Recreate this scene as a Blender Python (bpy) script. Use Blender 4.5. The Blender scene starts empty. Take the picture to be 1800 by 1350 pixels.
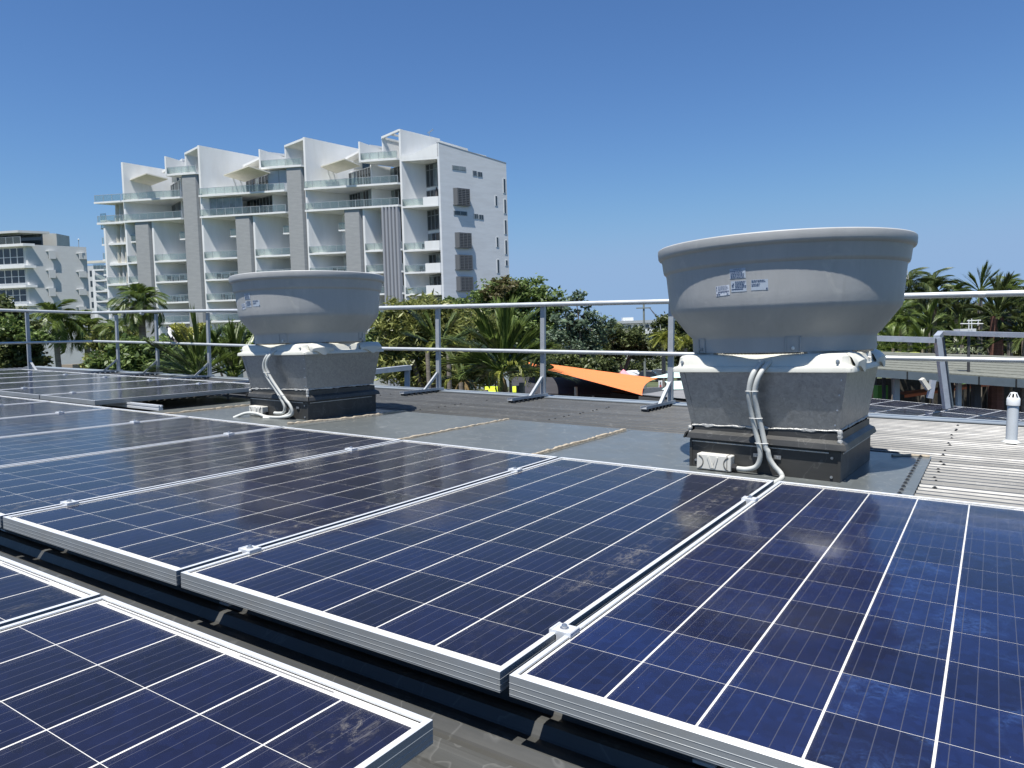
import bpy, math, random
import numpy as np
from mathutils import Matrix, Vector

S = bpy.context.scene
COL = S.collection
R = math.radians

# ---------------------------------------------------------------- camera, sky, sun, exposure
EYE = 7.0
CAMR = np.array([[0.9995803, 0.0289684, 0.0], [-0.0017386, 0.0599909, -0.9981974], [-0.0289162, 0.9977785, 0.0600161]])
ROOFR = np.array([[0.8330891, 0.5525098, 0.0263704], [-0.5522332, 0.8335064, -0.017481], [-0.0316383, 0.0000007, 0.9994994]])
ROOFC = np.array([1.7162816, -1.0549468, 0.6239675])
FOC = 1280.676

cam_data = bpy.data.cameras.new('camera')
cam = bpy.data.objects.new('camera', cam_data)
COL.objects.link(cam)
cam_data.sensor_width = 36.0
cam_data.lens = 36.0 * FOC / 1800.0
cam_data.clip_start = 0.05
cam_data.clip_end = 3000.0
cam.matrix_world = Matrix.Translation((0, 0, EYE)) @ Matrix(CAMR.tolist()).to_4x4()
S.camera = cam

SUN_P = Vector((0.0, -0.345, 1.0)).normalized()
SUN_D = (Matrix(ROOFR.tolist()) @ SUN_P).normalized()
sun_el = math.asin(SUN_D.z)
world = bpy.data.worlds.new('World')
S.world = world
world.use_nodes = True
wn = world.node_tree
bg = wn.nodes['Background']
sky = wn.nodes.new('ShaderNodeTexSky')
sky.sky_type = 'NISHITA'
sky.sun_disc = False
sky.sun_elevation = sun_el
sky.sun_rotation = math.atan2(SUN_D.x, SUN_D.y)
sky.altitude = 2500.0
sky.air_density = 1.0
sky.dust_density = 0.0
sky.ozone_density = 3.5
hs = wn.nodes.new('ShaderNodeHueSaturation')
hs.inputs['Saturation'].default_value = 1.15
wn.links.new(sky.outputs[0], hs.inputs['Color'])
hs.inputs['Hue'].default_value = 0.503
# the milky band at the horizon is held down evenly all round, as in the deep blue sky of the photograph
sp_ = wn.nodes.new('ShaderNodeSeparateColor')
cb_ = wn.nodes.new('ShaderNodeCombineColor')
wn.links.new(hs.outputs[0], sp_.inputs[0])
for i_, (cap_, dist_) in enumerate(((1.9, 1.1), (2.95, 1.5), (4.6, 2.4))):
    m_ = wn.nodes.new('ShaderNodeMath')
    m_.operation = 'SMOOTH_MIN'
    m_.inputs[1].default_value = cap_
    m_.inputs[2].default_value = dist_
    wn.links.new(sp_.outputs[i_], m_.inputs[0])
    wn.links.new(m_.outputs[0], cb_.inputs[i_])
wn.links.new(cb_.outputs[0], bg.inputs[0])
bg.inputs[1].default_value = 0.10

sd = bpy.data.lights.new('sun', 'SUN')
sd.energy = 4.9
sd.angle = R(0.53)
sd.color = (1.0, 0.965, 0.91)
sun = bpy.data.objects.new('sun', sd)
COL.objects.link(sun)
sun.rotation_euler = SUN_D.to_track_quat('Z', 'Y').to_euler()

S.view_settings.view_transform = 'Standard'
S.view_settings.look = 'None'
S.view_settings.gamma = 1.0
S.view_settings.exposure = 0.62
S.view_settings.use_curve_mapping = False
S.cycles.max_bounces = 8
S.cycles.transparent_max_bounces = 24
S.cycles.caustics_reflective = False
S.cycles.caustics_refractive = False

# ---------------------------------------------------------------- frames and pixel rays
ROOF = Matrix(ROOFR.tolist()).to_4x4()
_t = -ROOFR @ ROOFC + np.array([0, 0, EYE])
ROOF.translation = Vector(_t.tolist())


def ray(px, py):
    d = CAMR @ np.array([px - 900.0, 675.0 - py, -FOC])
    return Vector(d.tolist())


def at(px, py, Y):
    d = ray(px, py)
    return Vector((0, 0, EYE)) + d * (Y / d.y)


def onp(px, py, P0, u):
    """point where the ray meets the upright plane through P0 along horizontal u"""
    d = ray(px, py)
    n = Vector((-u[1], u[0], 0))
    t = (Vector((P0[0], P0[1], 0)).dot(n)) / d.dot(n)
    return Vector((0, 0, EYE)) + d * t


# ---------------------------------------------------------------- mesh helpers
class MB:
    def __init__(s):
        s.v = []
        s.f = []
        s.m = []
        s.sm = []

    def add(s, vs, fs, mi=0, smooth=False):
        b = len(s.v)
        s.v += [tuple(map(float, p)) for p in vs]
        for f in fs:
            s.f.append(tuple(b + i for i in f))
            s.m.append(mi)
            s.sm.append(smooth)

    def para(s, p, a, b, c, mi=0):
        p, a, b, c = Vector(p), Vector(a), Vector(b), Vector(c)
        if a.cross(b).dot(c) < 0:
            a, b = b, a
        vs = [p, p + a, p + a + b, p + b, p + c, p + a + c, p + a + b + c, p + b + c]
        s.add(vs, [(0, 3, 2, 1), (4, 5, 6, 7), (0, 1, 5, 4), (1, 2, 6, 5), (2, 3, 7, 6), (3, 0, 4, 7)], mi)
        return s

    def box(s, x0, x1, y0, y1, z0, z1, mi=0):
        return s.para((x0, y0, z0), (x1 - x0, 0, 0), (0, y1 - y0, 0), (0, 0, z1 - z0), mi)

    def quad(s, *p, mi=0):
        s.add(p, [tuple(range(len(p)))], mi)
        return s

    def bar(s, a, b, w, h, up=(0, 0, 1), mi=0):
        a, b = Vector(a), Vector(b)
        d = b - a
        x = d.cross(Vector(up))
        if x.length < 1e-6:
            x = d.cross(Vector((0, 1, 0)))
        x.normalize()
        y = x.cross(d).normalized()
        return s.para(a - x * w / 2 - y * h / 2, d, x * w, y * h, mi)

    def tube(s, path, r, n=8, mi=0, cap=True, closed=False):
        P = [Vector(p) for p in path]
        k = len(P)
        rs = r if isinstance(r, (list, tuple)) else [r] * k
        vs = []
        prev = None
        for i, p in enumerate(P):
            d = (P[min(i + 1, k - 1)] - P[max(i - 1, 0)])
            if d.length < 1e-9:
                d = Vector((0, 0, 1))
            d.normalize()
            if prev is None:
                x = d.orthogonal().normalized()
            else:
                x = (prev - d * prev.dot(d))
                x = x.normalized() if x.length > 1e-6 else d.orthogonal().normalized()
            prev = x
            y = d.cross(x)
            for j in range(n):
                t = 2 * math.pi * j / n
                vs.append(p + (x * math.cos(t) + y * math.sin(t)) * rs[i])
        fs = []
        for i in range(k - 1):
            for j in range(n):
                a = i * n + j
                b = i * n + (j + 1) % n
                fs.append((a, b, b + n, a + n))
        s.add(vs, fs, mi, True)
        if cap:
            b0 = len(s.v) - k * n
            s.f.append(tuple(b0 + j for j in reversed(range(n))))
            s.m.append(mi)
            s.sm.append(False)
            s.f.append(tuple(b0 + (k - 1) * n + j for j in range(n)))
            s.m.append(mi)
            s.sm.append(False)
        return s

    def lathe(s, prof, n=48, c=(0, 0), mi=0, close=False):
        vs = []
        for (r, z) in prof:
            for j in range(n):
                t = 2 * math.pi * j / n
                vs.append((c[0] + r * math.cos(t), c[1] + r * math.sin(t), z))
        fs = []
        for i in range(len(prof) - 1):
            for j in range(n):
                a = i * n + j
                b = i * n + (j + 1) % n
                fs.append((a, b, b + n, a + n))
        s.add(vs, fs, mi, True)
        return s

    def mesh(s, name, mats):
        me = bpy.data.meshes.new(name)
        me.from_pydata(s.v, [], s.f)
        for m in (mats if isinstance(mats, (list, tuple)) else [mats]):
            me.materials.append(m)
        me.polygons.foreach_set('material_index', s.m)
        me.polygons.foreach_set('use_smooth', s.sm)
        me.update()
        if any(s.sm):
            me.set_sharp_from_angle(angle=R(38))
        return me

    def build(s, name, mats, parent=None, M=None):
        return obj(name, s.mesh(name, mats), parent, M)


def obj(name, me, parent=None, M=None):
    o = bpy.data.objects.new(name, me)
    COL.objects.link(o)
    if parent is not None:
        o.parent = parent
        if M is not None:
            o.matrix_basis = M
    elif M is not None:
        o.matrix_world = M
    return o


def tag(o, label=None, cat=None, group=None, kind=None):
    if label:
        o['label'] = label
    if cat:
        o['category'] = cat
    if group:
        o['group'] = group
    if kind:
        o['kind'] = kind
    return o


def thing(name, label, cat, M=None, group=None, kind=None):
    o = bpy.data.objects.new(name, None)
    COL.objects.link(o)
    o.empty_display_size = 0.1
    if M is not None:
        o.matrix_world = M
    return tag(o, label, cat, group, kind)


def bevel(o, w, seg=2, ang=35):
    m = o.modifiers.new('bevel', 'BEVEL')
    m.width = w
    m.segments = seg
    m.limit_method = 'ANGLE'
    m.angle_limit = R(ang)
    m.harden_normals = False
    return o


def T(x, y, z):
    return Matrix.Translation((x, y, z))


# ---------------------------------------------------------------- materials
def new_mat(name):
    m = bpy.data.materials.new(name)
    m.use_nodes = True
    nt = m.node_tree
    return m, nt, nt.nodes['Principled BSDF']


def noise(nt, scale, detail=4, rough=0.6, vec=None, dist=0.0):
    n = nt.nodes.new('ShaderNodeTexNoise')
    n.inputs['Scale'].default_value = scale
    n.inputs['Detail'].default_value = detail
    n.inputs['Roughness'].default_value = rough
    n.inputs['Distortion'].default_value = dist
    if vec is not None:
        nt.links.new(vec, n.inputs['Vector'])
    return n


def objco(nt, scale=None):
    tc = nt.nodes.new('ShaderNodeTexCoord')
    if scale is None:
        return tc.outputs['Object']
    mp = nt.nodes.new('ShaderNodeMapping')
    mp.inputs['Scale'].default_value = scale
    nt.links.new(tc.outputs['Object'], mp.inputs['Vector'])
    return mp.outputs[0]


def ramp(nt, fac, stops):
    r = nt.nodes.new('ShaderNodeValToRGB')
    while len(r.color_ramp.elements) < len(stops):
        r.color_ramp.elements.new(0.5)
    for e, (p, c) in zip(r.color_ramp.elements, stops):
        e.position = p
        e.color = c if len(c) == 4 else (*c, 1)
    nt.links.new(fac, r.inputs[0])
    return r


def mth(nt, op, a, b=None, c=None, clamp=False):
    n = nt.nodes.new('ShaderNodeMath')
    n.operation = op
    n.use_clamp = clamp
    for i, x in enumerate((a, b, c)):
        if x is None:
            continue
        if isinstance(x, (int, float)):
            n.inputs[i].default_value = x
        else:
            nt.links.new(x, n.inputs[i])
    return n.outputs[0]


def mix(nt, fac, a, b):
    n = nt.nodes.new('ShaderNodeMix')
    n.data_type = 'RGBA'
    for sock, x in ((n.inputs[0], fac), (n.inputs[6], a), (n.inputs[7], b)):
        if isinstance(x, (int, float)):
            sock.default_value = x
        elif isinstance(x, tuple):
            sock.default_value = x if len(x) == 4 else (*x, 1)
        else:
            nt.links.new(x, sock)
    return n.outputs[2]


def PM(name, col, rough=0.5, metal=0.0, var=0.0, scale=4.0, bump=0.0, bscale=60.0, stretch=None, dirt=None, dscale=1.5, damt=0.5,
       rvar=0.0, spec=0.5):
    """a painted, cast or woven surface: base colour with uneven tone, dirt and fine relief"""
    m, nt, b = new_mat(name)
    b.inputs['Roughness'].default_value = rough
    b.inputs['Metallic'].default_value = metal
    b.inputs['Specular IOR Level'].default_value = spec
    co = objco(nt, stretch)
    c0 = (*col, 1)
    out = None
    if var > 0:
        n = noise(nt, scale, 6, 0.65, co)
        lo = tuple(max(0, x * (1 - var)) for x in col)
        hi = tuple(min(1, x * (1 + var)) for x in col)
        out = ramp(nt, n.outputs[0], [(0.3, lo), (0.7, hi)]).outputs[0]
    if dirt:
        n2 = noise(nt, dscale, 8, 0.7, co, 0.4)
        f = ramp(nt, n2.outputs[0], [(0.48, (0, 0, 0)), (0.72, (damt,) * 3)]).outputs[0]
        out = mix(nt, f, out if out is not None else c0, (*dirt, 1))
    if out is not None:
        nt.links.new(out, b.inputs['Base Color'])
    else:
        b.inputs['Base Color'].default_value = c0
    if rvar > 0:
        n3 = noise(nt, scale * 2.3, 5, 0.6, co)
        nt.links.new(mth(nt, 'MULTIPLY_ADD', n3.outputs[0], rvar * 2, rough - rvar), b.inputs['Roughness'])
    if bump > 0:
        n4 = noise(nt, bscale, 4, 0.6, co)
        bp = nt.nodes.new('ShaderNodeBump')
        bp.inputs['Strength'].default_value = bump
        bp.inputs['Distance'].default_value = 0.01
        nt.links.new(n4.outputs[0], bp.inputs['Height'])
        nt.links.new(bp.outputs[0], b.inputs['Normal'])
    return m


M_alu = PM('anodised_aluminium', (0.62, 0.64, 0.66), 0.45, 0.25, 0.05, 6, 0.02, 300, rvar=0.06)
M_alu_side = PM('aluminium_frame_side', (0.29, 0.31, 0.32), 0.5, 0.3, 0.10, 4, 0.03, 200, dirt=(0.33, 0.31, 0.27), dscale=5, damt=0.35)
M_steel = PM('bolt_steel', (0.6, 0.6, 0.6), 0.3, 0.9)
M_bolt_dark = PM('dark_bolt', (0.08, 0.08, 0.08), 0.4, 0.5)
M_back = PM('white_backsheet', (0.72, 0.72, 0.70), 0.6, 0, 0.03, 20)
M_ribbon = PM('tinned_ribbon', (0.35, 0.35, 0.36), 0.35, 0.7)
M_black = PM('black_void_lining', (0.012, 0.012, 0.013), 0.9)


def roof_paint(name, col, r=0.36, tray=False):
    m, nt, b = new_mat(name)
    co = objco(nt)
    n1 = noise(nt, 0.9, 8, 0.7, co, 0.5)
    n2 = noise(nt, 14, 6, 0.6, objco(nt, (0.25, 1, 1)))
    base = ramp(nt, n1.outputs[0], [(0.3, tuple(c * 0.86 for c in col)), (0.7, tuple(c * 1.12 for c in col))]).outputs[0]
    dust = ramp(nt, n2.outputs[0], [(0.52, (0, 0, 0)), (0.8, (0.30,) * 3)]).outputs[0]
    c2 = mix(nt, dust, base, (0.15, 0.145, 0.13, 1))
    n3 = noise(nt, 2.2, 3, 0.5, objco(nt, (1, 1, 1)), 2.5)
    st = ramp(nt, n3.outputs[0], [(0.495, (0, 0, 0)), (0.5, (0.22 if tray else 0.1,) * 3), (0.515, (0, 0, 0))]).outputs[0]
    c3 = mix(nt, st, c2, (0.45, 0.45, 0.43, 1))
    if not tray:
        n6 = noise(nt, 1.0, 6, 0.75, objco(nt, (0.12, 7.5, 1)))  # streaks along the ribs: their light and dark lines put into the colour
        s6 = ramp(nt, n6.outputs[0], [(0.36, (0.75,) * 3), (0.5, (1.0,) * 3), (0.64, (1.3,) * 3)]).outputs[0]
        mm = nt.nodes.new('ShaderNodeMix')
        mm.data_type = 'RGBA'
        mm.blend_type = 'MULTIPLY'
        mm.inputs[0].default_value = 1.0
        nt.links.new(c3, mm.inputs[6])
        nt.links.new(s6, mm.inputs[7])
        c3 = mm.outputs[2]
        # valleys darkened: the shade lines beside the ribs put into the colour
        sz = nt.nodes.new('ShaderNodeSeparateXYZ')
        nt.links.new(co, sz.inputs[0])
        low = mth(nt, 'LESS_THAN', sz.outputs[2], -0.168)
        c3 = mix(nt, mth(nt, 'MULTIPLY', low, 0.45), c3, (0.035, 0.034, 0.030, 1))
    nt.links.new(c3, b.inputs['Base Color'])
    nr = noise(nt, 5, 5, 0.6, co)
    nt.links.new(mth(nt, 'MULTIPLY_ADD', nr.outputs[0], 0.2, r - 0.1), b.inputs['Roughness'])
    bp = nt.nodes.new('ShaderNodeBump')
    bp.inputs['Strength'].default_value = 0.12 if tray else 0.05
    bp.inputs['Distance'].default_value = 0.02
    nb = noise(nt, 1.6 if tray else 6, 3, 0.5, co)
    nt.links.new(nb.outputs[0], bp.inputs['Height'])
    nt.links.new(bp.outputs[0], b.inputs['Normal'])
    return m


M_roof = roof_paint('grey_coated_roof_sheet', (0.064, 0.065, 0.062), 0.40)
M_tray = roof_paint('grey_flat_flashing_sheet', (0.105, 0.115, 0.113), 0.32, True)
M_flash = roof_paint('charcoal_flashing', (0.040, 0.040, 0.038), 0.45)
M_seal = PM('aged_sealant', (0.36, 0.31, 0.235), 0.8, 0, 0.25, 30, 0.6, 40)
M_seal_w = PM('silver_sealant', (0.45, 0.445, 0.42), 0.45, 0.2, 0.2, 30, 0.8, 50)


def cell_material(name, cols, shimmer=False):
    m, nt, b = new_mat(name)
    co = objco(nt)
    sep = nt.nodes.new('ShaderNodeSeparateXYZ')
    nt.links.new(co, sep.inputs[0])
    x, y = sep.outputs[0], sep.outputs[1]
    oi = nt.nodes.new('ShaderNodeObjectInfo')
    vo = nt.nodes.new('ShaderNodeTexVoronoi')
    vo.inputs['Scale'].default_value = 55
    mp = nt.nodes.new('ShaderNodeMapping')
    nt.links.new(co, mp.inputs[0])
    cb = nt.nodes.new('ShaderNodeCombineXYZ')
    nt.links.new(mth(nt, 'MULTIPLY', oi.outputs['Random'], 40), cb.inputs[0])
    nt.links.new(mth(nt, 'MULTIPLY', oi.outputs['Random'], 77), cb.inputs[1])
    nt.links.new(cb.outputs[0], mp.inputs['Location'])
    nt.links.new(mp.outputs[0], vo.inputs['Vector'])
    sp2 = nt.nodes.new('ShaderNodeSeparateColor')
    nt.links.new(vo.outputs['Color'], sp2.inputs[0])
    n1 = noise(nt, 9, 5, 0.7, mp.outputs[0], 0.8)
    tone = mth(nt, 'ADD', mth(nt, 'MULTIPLY', sp2.outputs[0], 0.20), mth(nt, 'MULTIPLY', n1.outputs[0], 0.40))
    tone = mth(nt, 'ADD', tone, mth(nt, 'MULTIPLY', oi.outputs['Random'], 0.34))
    base = ramp(nt, tone, cols).outputs[0]
    # five busbars along y, printed on the cell
    u = mth(nt, 'FRACT', mth(nt, 'ADD', mth(nt, 'DIVIDE', x, 0.0312), 0.5))
    d = mth(nt, 'ABSOLUTE', mth(nt, 'SUBTRACT', u, 0.5))
    bar = mth(nt, 'LESS_THAN', d, 0.022)
    inside = mth(nt, 'LESS_THAN', mth(nt, 'ABSOLUTE', x), 0.068)
    bar = mth(nt, 'MULTIPLY', bar, inside)
    if shimmer:  # bluish blotches: sky shimmer reflected on the grains, painted into the cell colour
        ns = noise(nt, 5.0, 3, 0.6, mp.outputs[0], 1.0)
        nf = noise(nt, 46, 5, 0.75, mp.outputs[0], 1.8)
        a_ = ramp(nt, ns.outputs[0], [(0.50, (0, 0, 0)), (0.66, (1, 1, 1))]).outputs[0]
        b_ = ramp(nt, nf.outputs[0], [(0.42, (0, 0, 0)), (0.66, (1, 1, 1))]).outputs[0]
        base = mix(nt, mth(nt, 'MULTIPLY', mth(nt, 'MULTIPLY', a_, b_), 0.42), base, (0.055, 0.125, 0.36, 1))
    col = mix(nt, bar, base, (0.058, 0.062, 0.092, 1))
    nt.links.new(col, b.inputs['Base Color'])
    b.inputs['Roughness'].default_value = 0.42
    b.inputs['Specular IOR Level'].default_value = 0.35
    return m


M_cell = cell_material('polycrystalline_silicon', [(0.25, (0.0022, 0.0032, 0.014)), (0.6, (0.0036, 0.0060, 0.031)), (0.95, (0.006, 0.0115, 0.055))])
M_cellb = cell_material('bluer_polycrystalline_silicon', [(0.25, (0.0025, 0.0055, 0.030)), (0.6, (0.0048, 0.0125, 0.064)), (0.95, (0.009, 0.025, 0.115))])
M_cell_shimmer = cell_material('shimmer_polycrystalline_silicon', [(0.25, (0.0025, 0.0055, 0.030)), (0.6, (0.0048, 0.0125, 0.064)), (0.95, (0.009, 0.025, 0.115))], True)


def far_cell_material():
    m, nt, b = new_mat('distant_cell_array')
    co = objco(nt)
    n1 = noise(nt, 3, 4, 0.7, co)
    base = ramp(nt, n1.outputs[0], [(0.3, (0.004, 0.006, 0.022)), (0.7, (0.011, 0.018, 0.06))]).outputs[0]
    nt.links.new(base, b.inputs['Base Color'])
    b.inputs['Roughness'].default_value = 0.42
    b.inputs['Specular IOR Level'].default_value = 0.35
    return m


M_cellf = far_cell_material()


def glass_material():
    m, nt, b = new_mat('dusty_solar_glass')
    nt.nodes.remove(b)
    out = nt.nodes['Material Output']
    tr = nt.nodes.new('ShaderNodeBsdfTransparent')
    gl = nt.nodes.new('ShaderNodeBsdfGlossy')
    gl.inputs['Roughness'].default_value = 0.10
    fr = nt.nodes.new('ShaderNodeFresnel')
    fr.inputs['IOR'].default_value = 1.38
    mx = nt.nodes.new('ShaderNodeMixShader')
    co = objco(nt)
    nb = noise(nt, 3.0, 3, 0.5, co)
    bp = nt.nodes.new('ShaderNodeBump')
    bp.inputs['Strength'].default_value = 0.035
    bp.inputs['Distance'].default_value = 0.05
    nt.links.new(nb.outputs[0], bp.inputs['Height'])
    nt.links.new(bp.outputs[0], gl.inputs['Normal'])
    nt.links.new(fr.outputs[0], mx.inputs[0])
    nt.links.new(tr.outputs[0], mx.inputs[1])
    nt.links.new(gl.outputs[0], mx.inputs[2])
    # dust that the rain carries to the low long edge (+x) of each module
    df = nt.nodes.new('ShaderNodeBsdfDiffuse')
    df.inputs['Color'].default_value = (0.42, 0.39, 0.33, 1)
    sep = nt.nodes.new('ShaderNodeSeparateXYZ')
    nt.links.new(co, sep.inputs[0])
    oi = nt.nodes.new('ShaderNodeObjectInfo')
    mp = nt.nodes.new('ShaderNodeMapping')
    mp.inputs['Scale'].default_value = (1.0, 0.55, 1.0)
    cb = nt.nodes.new('ShaderNodeCombineXYZ')
    nt.links.new(mth(nt, 'MULTIPLY', oi.outputs['Random'], 30), cb.inputs[1])
    nt.links.new(cb.outputs[0], mp.inputs['Location'])
    nt.links.new(co, mp.inputs[0])
    wob = noise(nt, 3.2, 4, 0.6, mp.outputs[0])
    xx = mth(nt, 'ADD', sep.outputs[0], mth(nt, 'MULTIPLY', mth(nt, 'SUBTRACT', wob.outputs[0], 0.5), 0.16))
    band = mth(nt, 'SUBTRACT', 1.0, mth(nt, 'MULTIPLY', mth(nt, 'ABSOLUTE', mth(nt, 'SUBTRACT', xx, 0.90)), 19.0), clamp=True)
    fine = noise(nt, 38, 8, 0.85, mp.outputs[0], 0.6)
    big = noise(nt, 2.6, 3, 0.6, mp.outputs[0])
    spk = ramp(nt, fine.outputs[0], [(0.50, (0, 0, 0)), (0.66, (1, 1, 1))]).outputs[0]
    bg_ = ramp(nt, big.outputs[0], [(0.42, (0, 0, 0)), (0.62, (1, 1, 1))]).outputs[0]
    dust = mth(nt, 'MULTIPLY', mth(nt, 'MULTIPLY', band, spk), bg_)
    dust = mth(nt, 'MULTIPLY', dust, 0.40)
    veil = mth(nt, 'MULTIPLY', noise(nt, 1.7, 5, 0.7, mp.outputs[0], 1.0).outputs[0], 0.022)
    specks = ramp(nt, noise(nt, 150, 2, 0.5, mp.outputs[0]).outputs[0], [(0.80, (0, 0, 0)), (0.82, (0.6,) * 3)]).outputs[0]
    dust = mth(nt, 'ADD', mth(nt, 'ADD', dust, veil), specks, clamp=True)
    mx2 = nt.nodes.new('ShaderNodeMixShader')
    nt.links.new(dust, mx2.inputs[0])
    nt.links.new(mx.outputs[0], mx2.inputs[1])
    nt.links.new(df.outputs[0], mx2.inputs[2])
    nt.links.new(mx2.outputs[0], out.inputs['Surface'])
    return m


M_glass = glass_material()


def grp_fibreglass():
    m, nt, b = new_mat('grey_moulded_fibreglass')
    co = objco(nt)
    n1 = noise(nt, 3.0, 6, 0.7, objco(nt, (1, 1, 0.35)), 0.6)
    col = ramp(nt, n1.outputs[0], [(0.3, (0.36, 0.363, 0.355)), (0.7, (0.43, 0.432, 0.42))]).outputs[0]
    n2 = noise(nt, 5.5, 5, 0.6, co, 1.2)
    f = ramp(nt, n2.outputs[0], [(0.60, (0, 0, 0)), (0.74, (0.45,) * 3)]).outputs[0]
    col = mix(nt, f, col, (0.55, 0.54, 0.49, 1))
    n5 = noise(nt, 7.0, 6, 0.7, objco(nt, (3.2, 3.2, 0.25)), 0.2)
    f5 = ramp(nt, n5.outputs[0], [(0.56, (0, 0, 0)), (0.74, (0.20,) * 3)]).outputs[0]
    col = mix(nt, f5, col, (0.24, 0.235, 0.215, 1))
    nt.links.new(col, b.inputs['Base Color'])
    nr = noise(nt, 12, 5, 0.6, co)
    nt.links.new(mth(nt, 'MULTIPLY_ADD', nr.outputs[0], 0.2, 0.36), b.inputs['Roughness'])
    bp = nt.nodes.new('ShaderNodeBump')
    bp.inputs['Strength'].default_value = 0.08
    bp.inputs['Distance'].default_value = 0.02
    nt.links.new(noise(nt, 7, 4, 0.6, co).outputs[0], bp.inputs['Height'])
    nt.links.new(bp.outputs[0], b.inputs['Normal'])
    return m


M_bowl = grp_fibreglass()
M_cap = PM('cream_moulded_plastic', (0.60, 0.595, 0.53), 0.4, 0, 0.05, 5, dirt=(0.45, 0.44, 0.38), dscale=6, damt=0.35)


def galv():
    m, nt, b = new_mat('galvanised_steel')
    co = objco(nt)
    vo = nt.nodes.new('ShaderNodeTexVoronoi')
    vo.inputs['Scale'].default_value = 95
    wob = noise(nt, 40, 3, 0.6, co)
    nt.links.new(mix(nt, 0.06, co, wob.outputs[1]), vo.inputs['Vector'])
    sp = nt.nodes.new('ShaderNodeSeparateColor')
    nt.links.new(vo.outputs['Color'], sp.inputs[0])
    n1 = noise(nt, 4, 5, 0.7, co)
    t = mth(nt, 'ADD', mth(nt, 'MULTIPLY', sp.outputs[0], 0.5), mth(nt, 'MULTIPLY', n1.outputs[0], 0.5))
    nt.links.new(ramp(nt, t, [(0.15, (0.28, 0.29, 0.30)), (0.85, (0.41, 0.42, 0.43))]).outputs[0], b.inputs['Base Color'])
    b.inputs['Metallic'].default_value = 0.85
    nt.links.new(mth(nt, 'MULTIPLY_ADD', sp.outputs[1], 0.16, 0.30), b.inputs['Roughness'])
    bp = nt.nodes.new('ShaderNodeBump')
    bp.inputs['Strength'].default_value = 0.25
    bp.inputs['Distance'].default_value = 0.02
    nt.links.new(noise(nt, 3.5, 2, 0.5, co).outputs[0], bp.inputs['Height'])
    nt.links.new(bp.outputs[0], b.inputs['Normal'])
    return m


M_galv = galv()
M_rail = PM('galvanised_pipe', (0.56, 0.58, 0.58), 0.42, 0.35, 0.1, 8, 0.05, 80, rvar=0.08)
M_post = PM('galvanised_post', (0.40, 0.42, 0.44), 0.5, 0.35, 0.12, 6, 0.05, 80)
M_conduit = PM('grey_pvc_conduit', (0.52, 0.53, 0.50), 0.42, 0, 0.06, 10)
M_jbox = PM('cream_pvc_box', (0.62, 0.61, 0.56), 0.45, 0, 0.06, 10)
M_jshade = PM('pvc_recess_shade', (0.16, 0.155, 0.14), 0.6)  # cream PVC darkened: the shade in the box's grooves put into the colour
M_blk = PM('black_plastic', (0.02, 0.02, 0.02), 0.5)
M_pvcw = PM('white_pvc_pipe', (0.66, 0.70, 0.72), 0.45, 0, 0.04, 10)
M_stick = PM('sticker_vinyl_white', (0.62, 0.66, 0.72), 0.4)
M_stickc = PM('sticker_vinyl_clear_grey', (0.44, 0.50, 0.57), 0.4)
M_ink = PM('sticker_ink', (0.03, 0.06, 0.14), 0.5)
M_mesh = PM('bird_mesh', (0.5, 0.48, 0.43), 0.6)
M_ztie = PM('cable_tie', (0.6, 0.6, 0.58), 0.5)

# ================================================================ THE ROOF WE STAND ON
roof = thing('roof', None, None, ROOF.copy(), kind='structure')
Z0, Z1 = -0.172, -0.148
PITCH = 0.0875
RX0, RX1, RYE = -14.5, 5.2, 5.85


def rib_profile(y0, n):
    pts = []
    g = random.Random(int(y0 * 1000) + 7)
    for k in range(n):
        b = y0 + k * PITCH
        h = g.uniform(-0.0022, 0.0018) + (0.0015 if k == 0 else 0)
        e = g.uniform(-0.0025, 0.0025)
        pts += [(b, Z0), (b + 0.0275 + e, Z0), (b + 0.0440 + e, Z1 + h - 0.0006), (b + 0.0575, Z1 + h + 0.0004), (b + 0.0710, Z1 + h - 0.0008)]
    pts.append((y0 + n * PITCH, Z0))
    return pts


y = RYE - 0.0875 * 8 * 13
sheet_n = 0
rr = random.Random(5)
while y < RYE - 0.01:
    mb = MB()
    pr = rib_profile(y, 8)
    lift = 0.0012 * (sheet_n % 2)
    vs = []
    for (yy, zz) in pr:
        vs += [(RX0, yy, zz + lift), (RX1, yy, zz + lift)]
    k = len(pr)
    mb.add(vs, [(2 * i, 2 * i + 1, 2 * i + 3, 2 * i + 2) for i in range(k - 1)])
    o = mb.build('roof_sheet', M_roof, roof)
    y += 8 * PITCH
    sheet_n += 1
# solid underside so no light leaks
mb = MB().box(RX0 + .02, RX1 - .02, -3.2, RYE - .02, -0.42, -0.20)
mb.build('roof_deck', M_black, roof)
# capping along the far eave and the parapet wall below it
mb = MB()
mb.box(RX0, RX1, RYE - 0.10, RYE + 0.16, Z1 + 0.004, Z1 + 0.012)
mb.box(RX0, RX1, RYE + 0.152, RYE + 0.164, Z1 - 0.16, Z1 + 0.003)
mb.build('eave_capping', roof_paint('blue_grey_capping', (0.23, 0.26, 0.28), 0.45), roof)

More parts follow.
